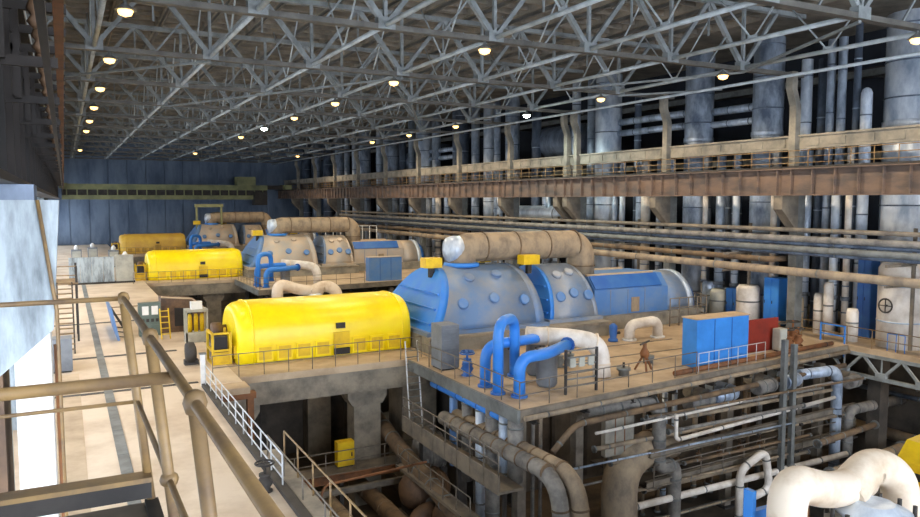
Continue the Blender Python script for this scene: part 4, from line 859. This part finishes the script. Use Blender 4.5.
for k in range(5):
    t = thing('left_column', ORD[k + 1] + ' crane column along the left wall, from the camera', 'column', (-1.9, TY[2 + k + 1], 0), 'left column row')
    y = TY[2 + k + 1]; MB().box(-2.55, -1.35, y - .5, y + .5, 0, 8.78).build('shaft', 'concrete_light', t); MB().box(-2.55, -1.5, y - .3, y + .3, 8.78, 16.5).build('upper_shaft', 'steel_warm', t)

# ------------------------------------------------------------------ near gallery with handrail
t = thing('gallery', 'steel gallery with edge beam under the camera at the lower left', 'platform', (-1, 2, 6.55))
MB().box(-2.6, .42, -3, 4.95, 6.62, 6.7).build('floor_plate', 'steel_warm', t)
MB().bar((-2.6, 5.0, 6.8), (.42, 4.95, 6.8), .1, .12).build('edge_beam', 'steel_dark', t); MB().bar((-2.6, 4.95, 6.88), (.42, 4.9, 6.88), .14, .03).build('edge_lip', 'rail_brown', t)
MB().box(.38, .46, -3, 4.95, 6.5, 6.72).build('side_beam', 'steel_dark', t)
t = thing('gallery_railing', 'ochre tubular handrail of the gallery in the left foreground', 'railing', (.35, 4, 6.7))
def RX(y): return .30 + (5 - y) * .008
for z, r, dx in ((8.0, .0175, 0), (7.35, .014, .06)):
    MB().tube([(RX(4.95) + dx, 4.95, z), (RX(.6) + dx, .6, z)], r, 12).build('rail', 'rail_brown', t)
    MB().tube([(-2.4, 5.0, z), (RX(4.95) + dx, 4.95, z)], r * .85, 12).build('rail', 'rail_brown', t)
MB().tube([(-2.4, 2.78, 7.98), (RX(2.75), 2.74, 7.98)], .022, 12).build('cross_rail', 'rail_brown', t)
for y, r in ((4.95, .027), (3.48, .025), (2.28, .023), (1.0, .022)):
    MB().tube([(RX(y) + .12, y, 6.7), (RX(y), y, 8.0)], r, 12).build('post', 'rail_brown', t)
    MB().lathe((RX(y), y, 7.95), [(.01, .012), (.028, .02), (.036, .05), (.028, .08), (.01, .09)], n=14).build('knuckle', 'rail_brown', t)
    if y < 4.5: MB().lathe((RX(y) + .06, y, 7.31), [(.01, 0), (.036, .02), (.042, .04), (.036, .06), (.01, .08)], n=12).build('knuckle', 'rail_brown', t)

# ------------------------------------------------------------------ foreground machine part at the lower right
MB().box(12.5, 24, 3, 11.9, -.5, -.2).build('near_deck', 'deck', None, 'deck under the cream pipes at the lower right corner', 'platform')
t = thing('near_deck_pier', 'concrete pier carrying the deck at the lower right corner', 'pier', (18, 8, -7.8))
MB().box(14, 15, 7, 8, -7.8, -.5).build('leg', 'concrete_dark', t); MB().box(21, 22, 7, 8, -7.8, -.5).build('leg', 'concrete_dark', t); MB().box(14, 22, 7.2, 7.8, -1.1, -.5).build('cap_beam', 'concrete_dark', t)
pipe('steam_main', 'fat cream pipe rising and turning right at the lower right corner', 'pipe', [(14.2, 10.9, -.17), (14.25, 11.0, 2.25), (16.3, 11.3, 1.5), (17.9, 11.6, 1.4)], .43, 'insul_cream', R=.7, n=24)
pipe('steam_main', 'fat cream hump-backed pipe behind the valve bonnet at the lower right', 'pipe', [(16.9, 11.35, 1.25), (17.6, 11.5, 1.62), (18.35, 11.55, 1.78), (19.1, 11.35, 1.35), (19.15, 11.25, -.17)], .46, 'insul_cream', R=.55, n=24)
t = thing('valve_bonnet', 'round flanged valve bonnet under the cream pipes', 'valve', (17.2, 10.8, -.2))
MB().lathe((17.2, 10.8, -.2), [(.9, 0), (.9, .7), (1.1, .8), (1.1, 1.0), (.95, 1.05), (.9, 1.15)], n=24).build('body', 'insul_grey', t)
MB().lathe((17.2, 10.8, .95), [(.85, 0), (.85, .1), (.6, .16), (.45, .3)], n=24).build('neck', 'silver_bright', t)
for k in range(14):
    a = k * math.pi / 7; MB().lathe((17.2 + 1.03 * math.cos(a), 10.8 + 1.03 * math.sin(a), .8), [(.06, 0), (.06, .33)], n=6).build('bolt', 'steel_dark', t)
t = thing('mesh_door_locker', 'blue framed locker with a brown mesh door behind the cream pipe', 'locker', (14.8, 11.8, -.2))
MB().box(13.85, 13.98, 11.6, 11.85, -.2, 1.85).build('frame_post', 'blue', t); MB().box(15.1, 15.25, 11.6, 11.85, -.2, 1.6).build('frame_post', 'blue', t); MB().box(13.98, 15.1, 11.7, 11.85, -.2, 1.3).build('back_sheet', 'blue', t)
for k in range(5): MB().box(15.3 + k * .17, 15.34 + k * .17, 11.7, 11.74, -.2, 1.5).build('mesh_bar', 'rust', t)
for k in range(9): MB().box(15.3, 16.02, 11.7, 11.74, -.1 + k * .18, -.06 + k * .18).build('mesh_bar', 'rust', t)
t = thing('yellow_hood', 'yellow machine hood with a black stripe at the lower right edge', 'machine', (20.8, 11, -.2))
MB().prism([(19.75, -.2), (23, -.2), (23, 2.3), (20.2, 2.05), (19.75, 1.6)], 10.4, 11.85).build('shell', 'yellow_dark', t); MB().box(19.72, 23.05, 10.35, 11.88, 1.15, 1.35).build('stripe', 'black', t)

for o in [o for o in COL.objects if o.parent is None and o.name in ('near_deck', 'near_deck_pier', 'steam_main', 'steam_main.001', 'valve_bonnet')]:
    copy_tree(o, (0, 45.7, 0), {'near_deck': 'rear deck slab behind the nearest yellow generator', 'near_deck_pier': 'concrete pier carrying the rear deck behind the nearest generator', 'steam_main': 'cream pipe elbow peeping over the nearest yellow generator', 'steam_main.001': 'cream hump-backed pipe peeping over the nearest yellow generator', 'valve_bonnet': 'flanged valve bonnet behind the nearest yellow generator'}[o.name])
# bulkhead lamps in the cellar, fixed under the decks
for i, (x, y, z) in enumerate(((9.5, 39, -1.5), (13.0, 43, -1.5), (20.5, 30.5, -.8), (26, 30.5, -.8), (32, 30.5, -.8), (37.5, 30.5, -.8), (42.6, 22, -.42))):
    t = thing('bulkhead_lamp', ORD[i] + ' small cellar lamp under the decks, from the left', 'lamp', (x, y, z), 'cellar lamps under the decks')
    MB().lathe((x, y, z), [(.16, .12), (.16, .02), (.12, 0)], n=12).build('housing', 'steel_grey', t); MB().lathe((x, y, z), [(.11, 0), (.1, -.08), (.03, -.12)], n=12).build('bulb', 'bulb_warm', t)
    ld = bpy.data.lights.new('lamp_light', 'POINT'); ld.energy = 30 if i < 2 else 85; ld.color = (1, .8, .56); ld.shadow_soft_size = .15
    o = bpy.data.objects.new('lamp_light', ld); COL.objects.link(o); o.parent = t; o.location = (0, 0, -.3)
railing('dark stair railing at the round end of the nearest flat-sided casing', [(36.2, 37.6, 0), (39.6, 37.6, 0), (40.3, 39.4, 0)], 'rail_grey', 1.9, .9, .045, (1, .66, .33))

for i, (y, z, r, m) in enumerate(((16.5, -2.6, .16, 'insul_old'), (17.6, -3.6, .26, 'insul_grey'), (18.8, -4.6, .2, 'insul_brown'), (20.0, -3.1, .12, 'silver'), (26.4, -3.4, .3, 'insul_grey'))):
    pipe('cellar_branch', ORD[i] + ' pipe from the near end crossing the cellar under the right deck', 'pipe', [(44.3, y, z), (40.2 - i * .25, y, z), (40.2 - i * .25, y, -7.8)], r, m, R=.5, n=10, band=1.3, group='cellar pipes under the right deck')
for i, (z, x, r, m) in enumerate(((-2.3, 43.4, .2, 'insul_brown'), (-3.0, 43.6, .14, 'silver_dull'), (-5.4, 43.3, .34, 'insul_old'))):
    pipe('cellar_header', ['upper brown', 'middle grey', 'lower beige'][i] + ' header pipe along the cellar wall under the right deck', 'pipe', [(x, 12, z), (x, 30.5, z)], r, m, n=10, band=2.4, flange=1)
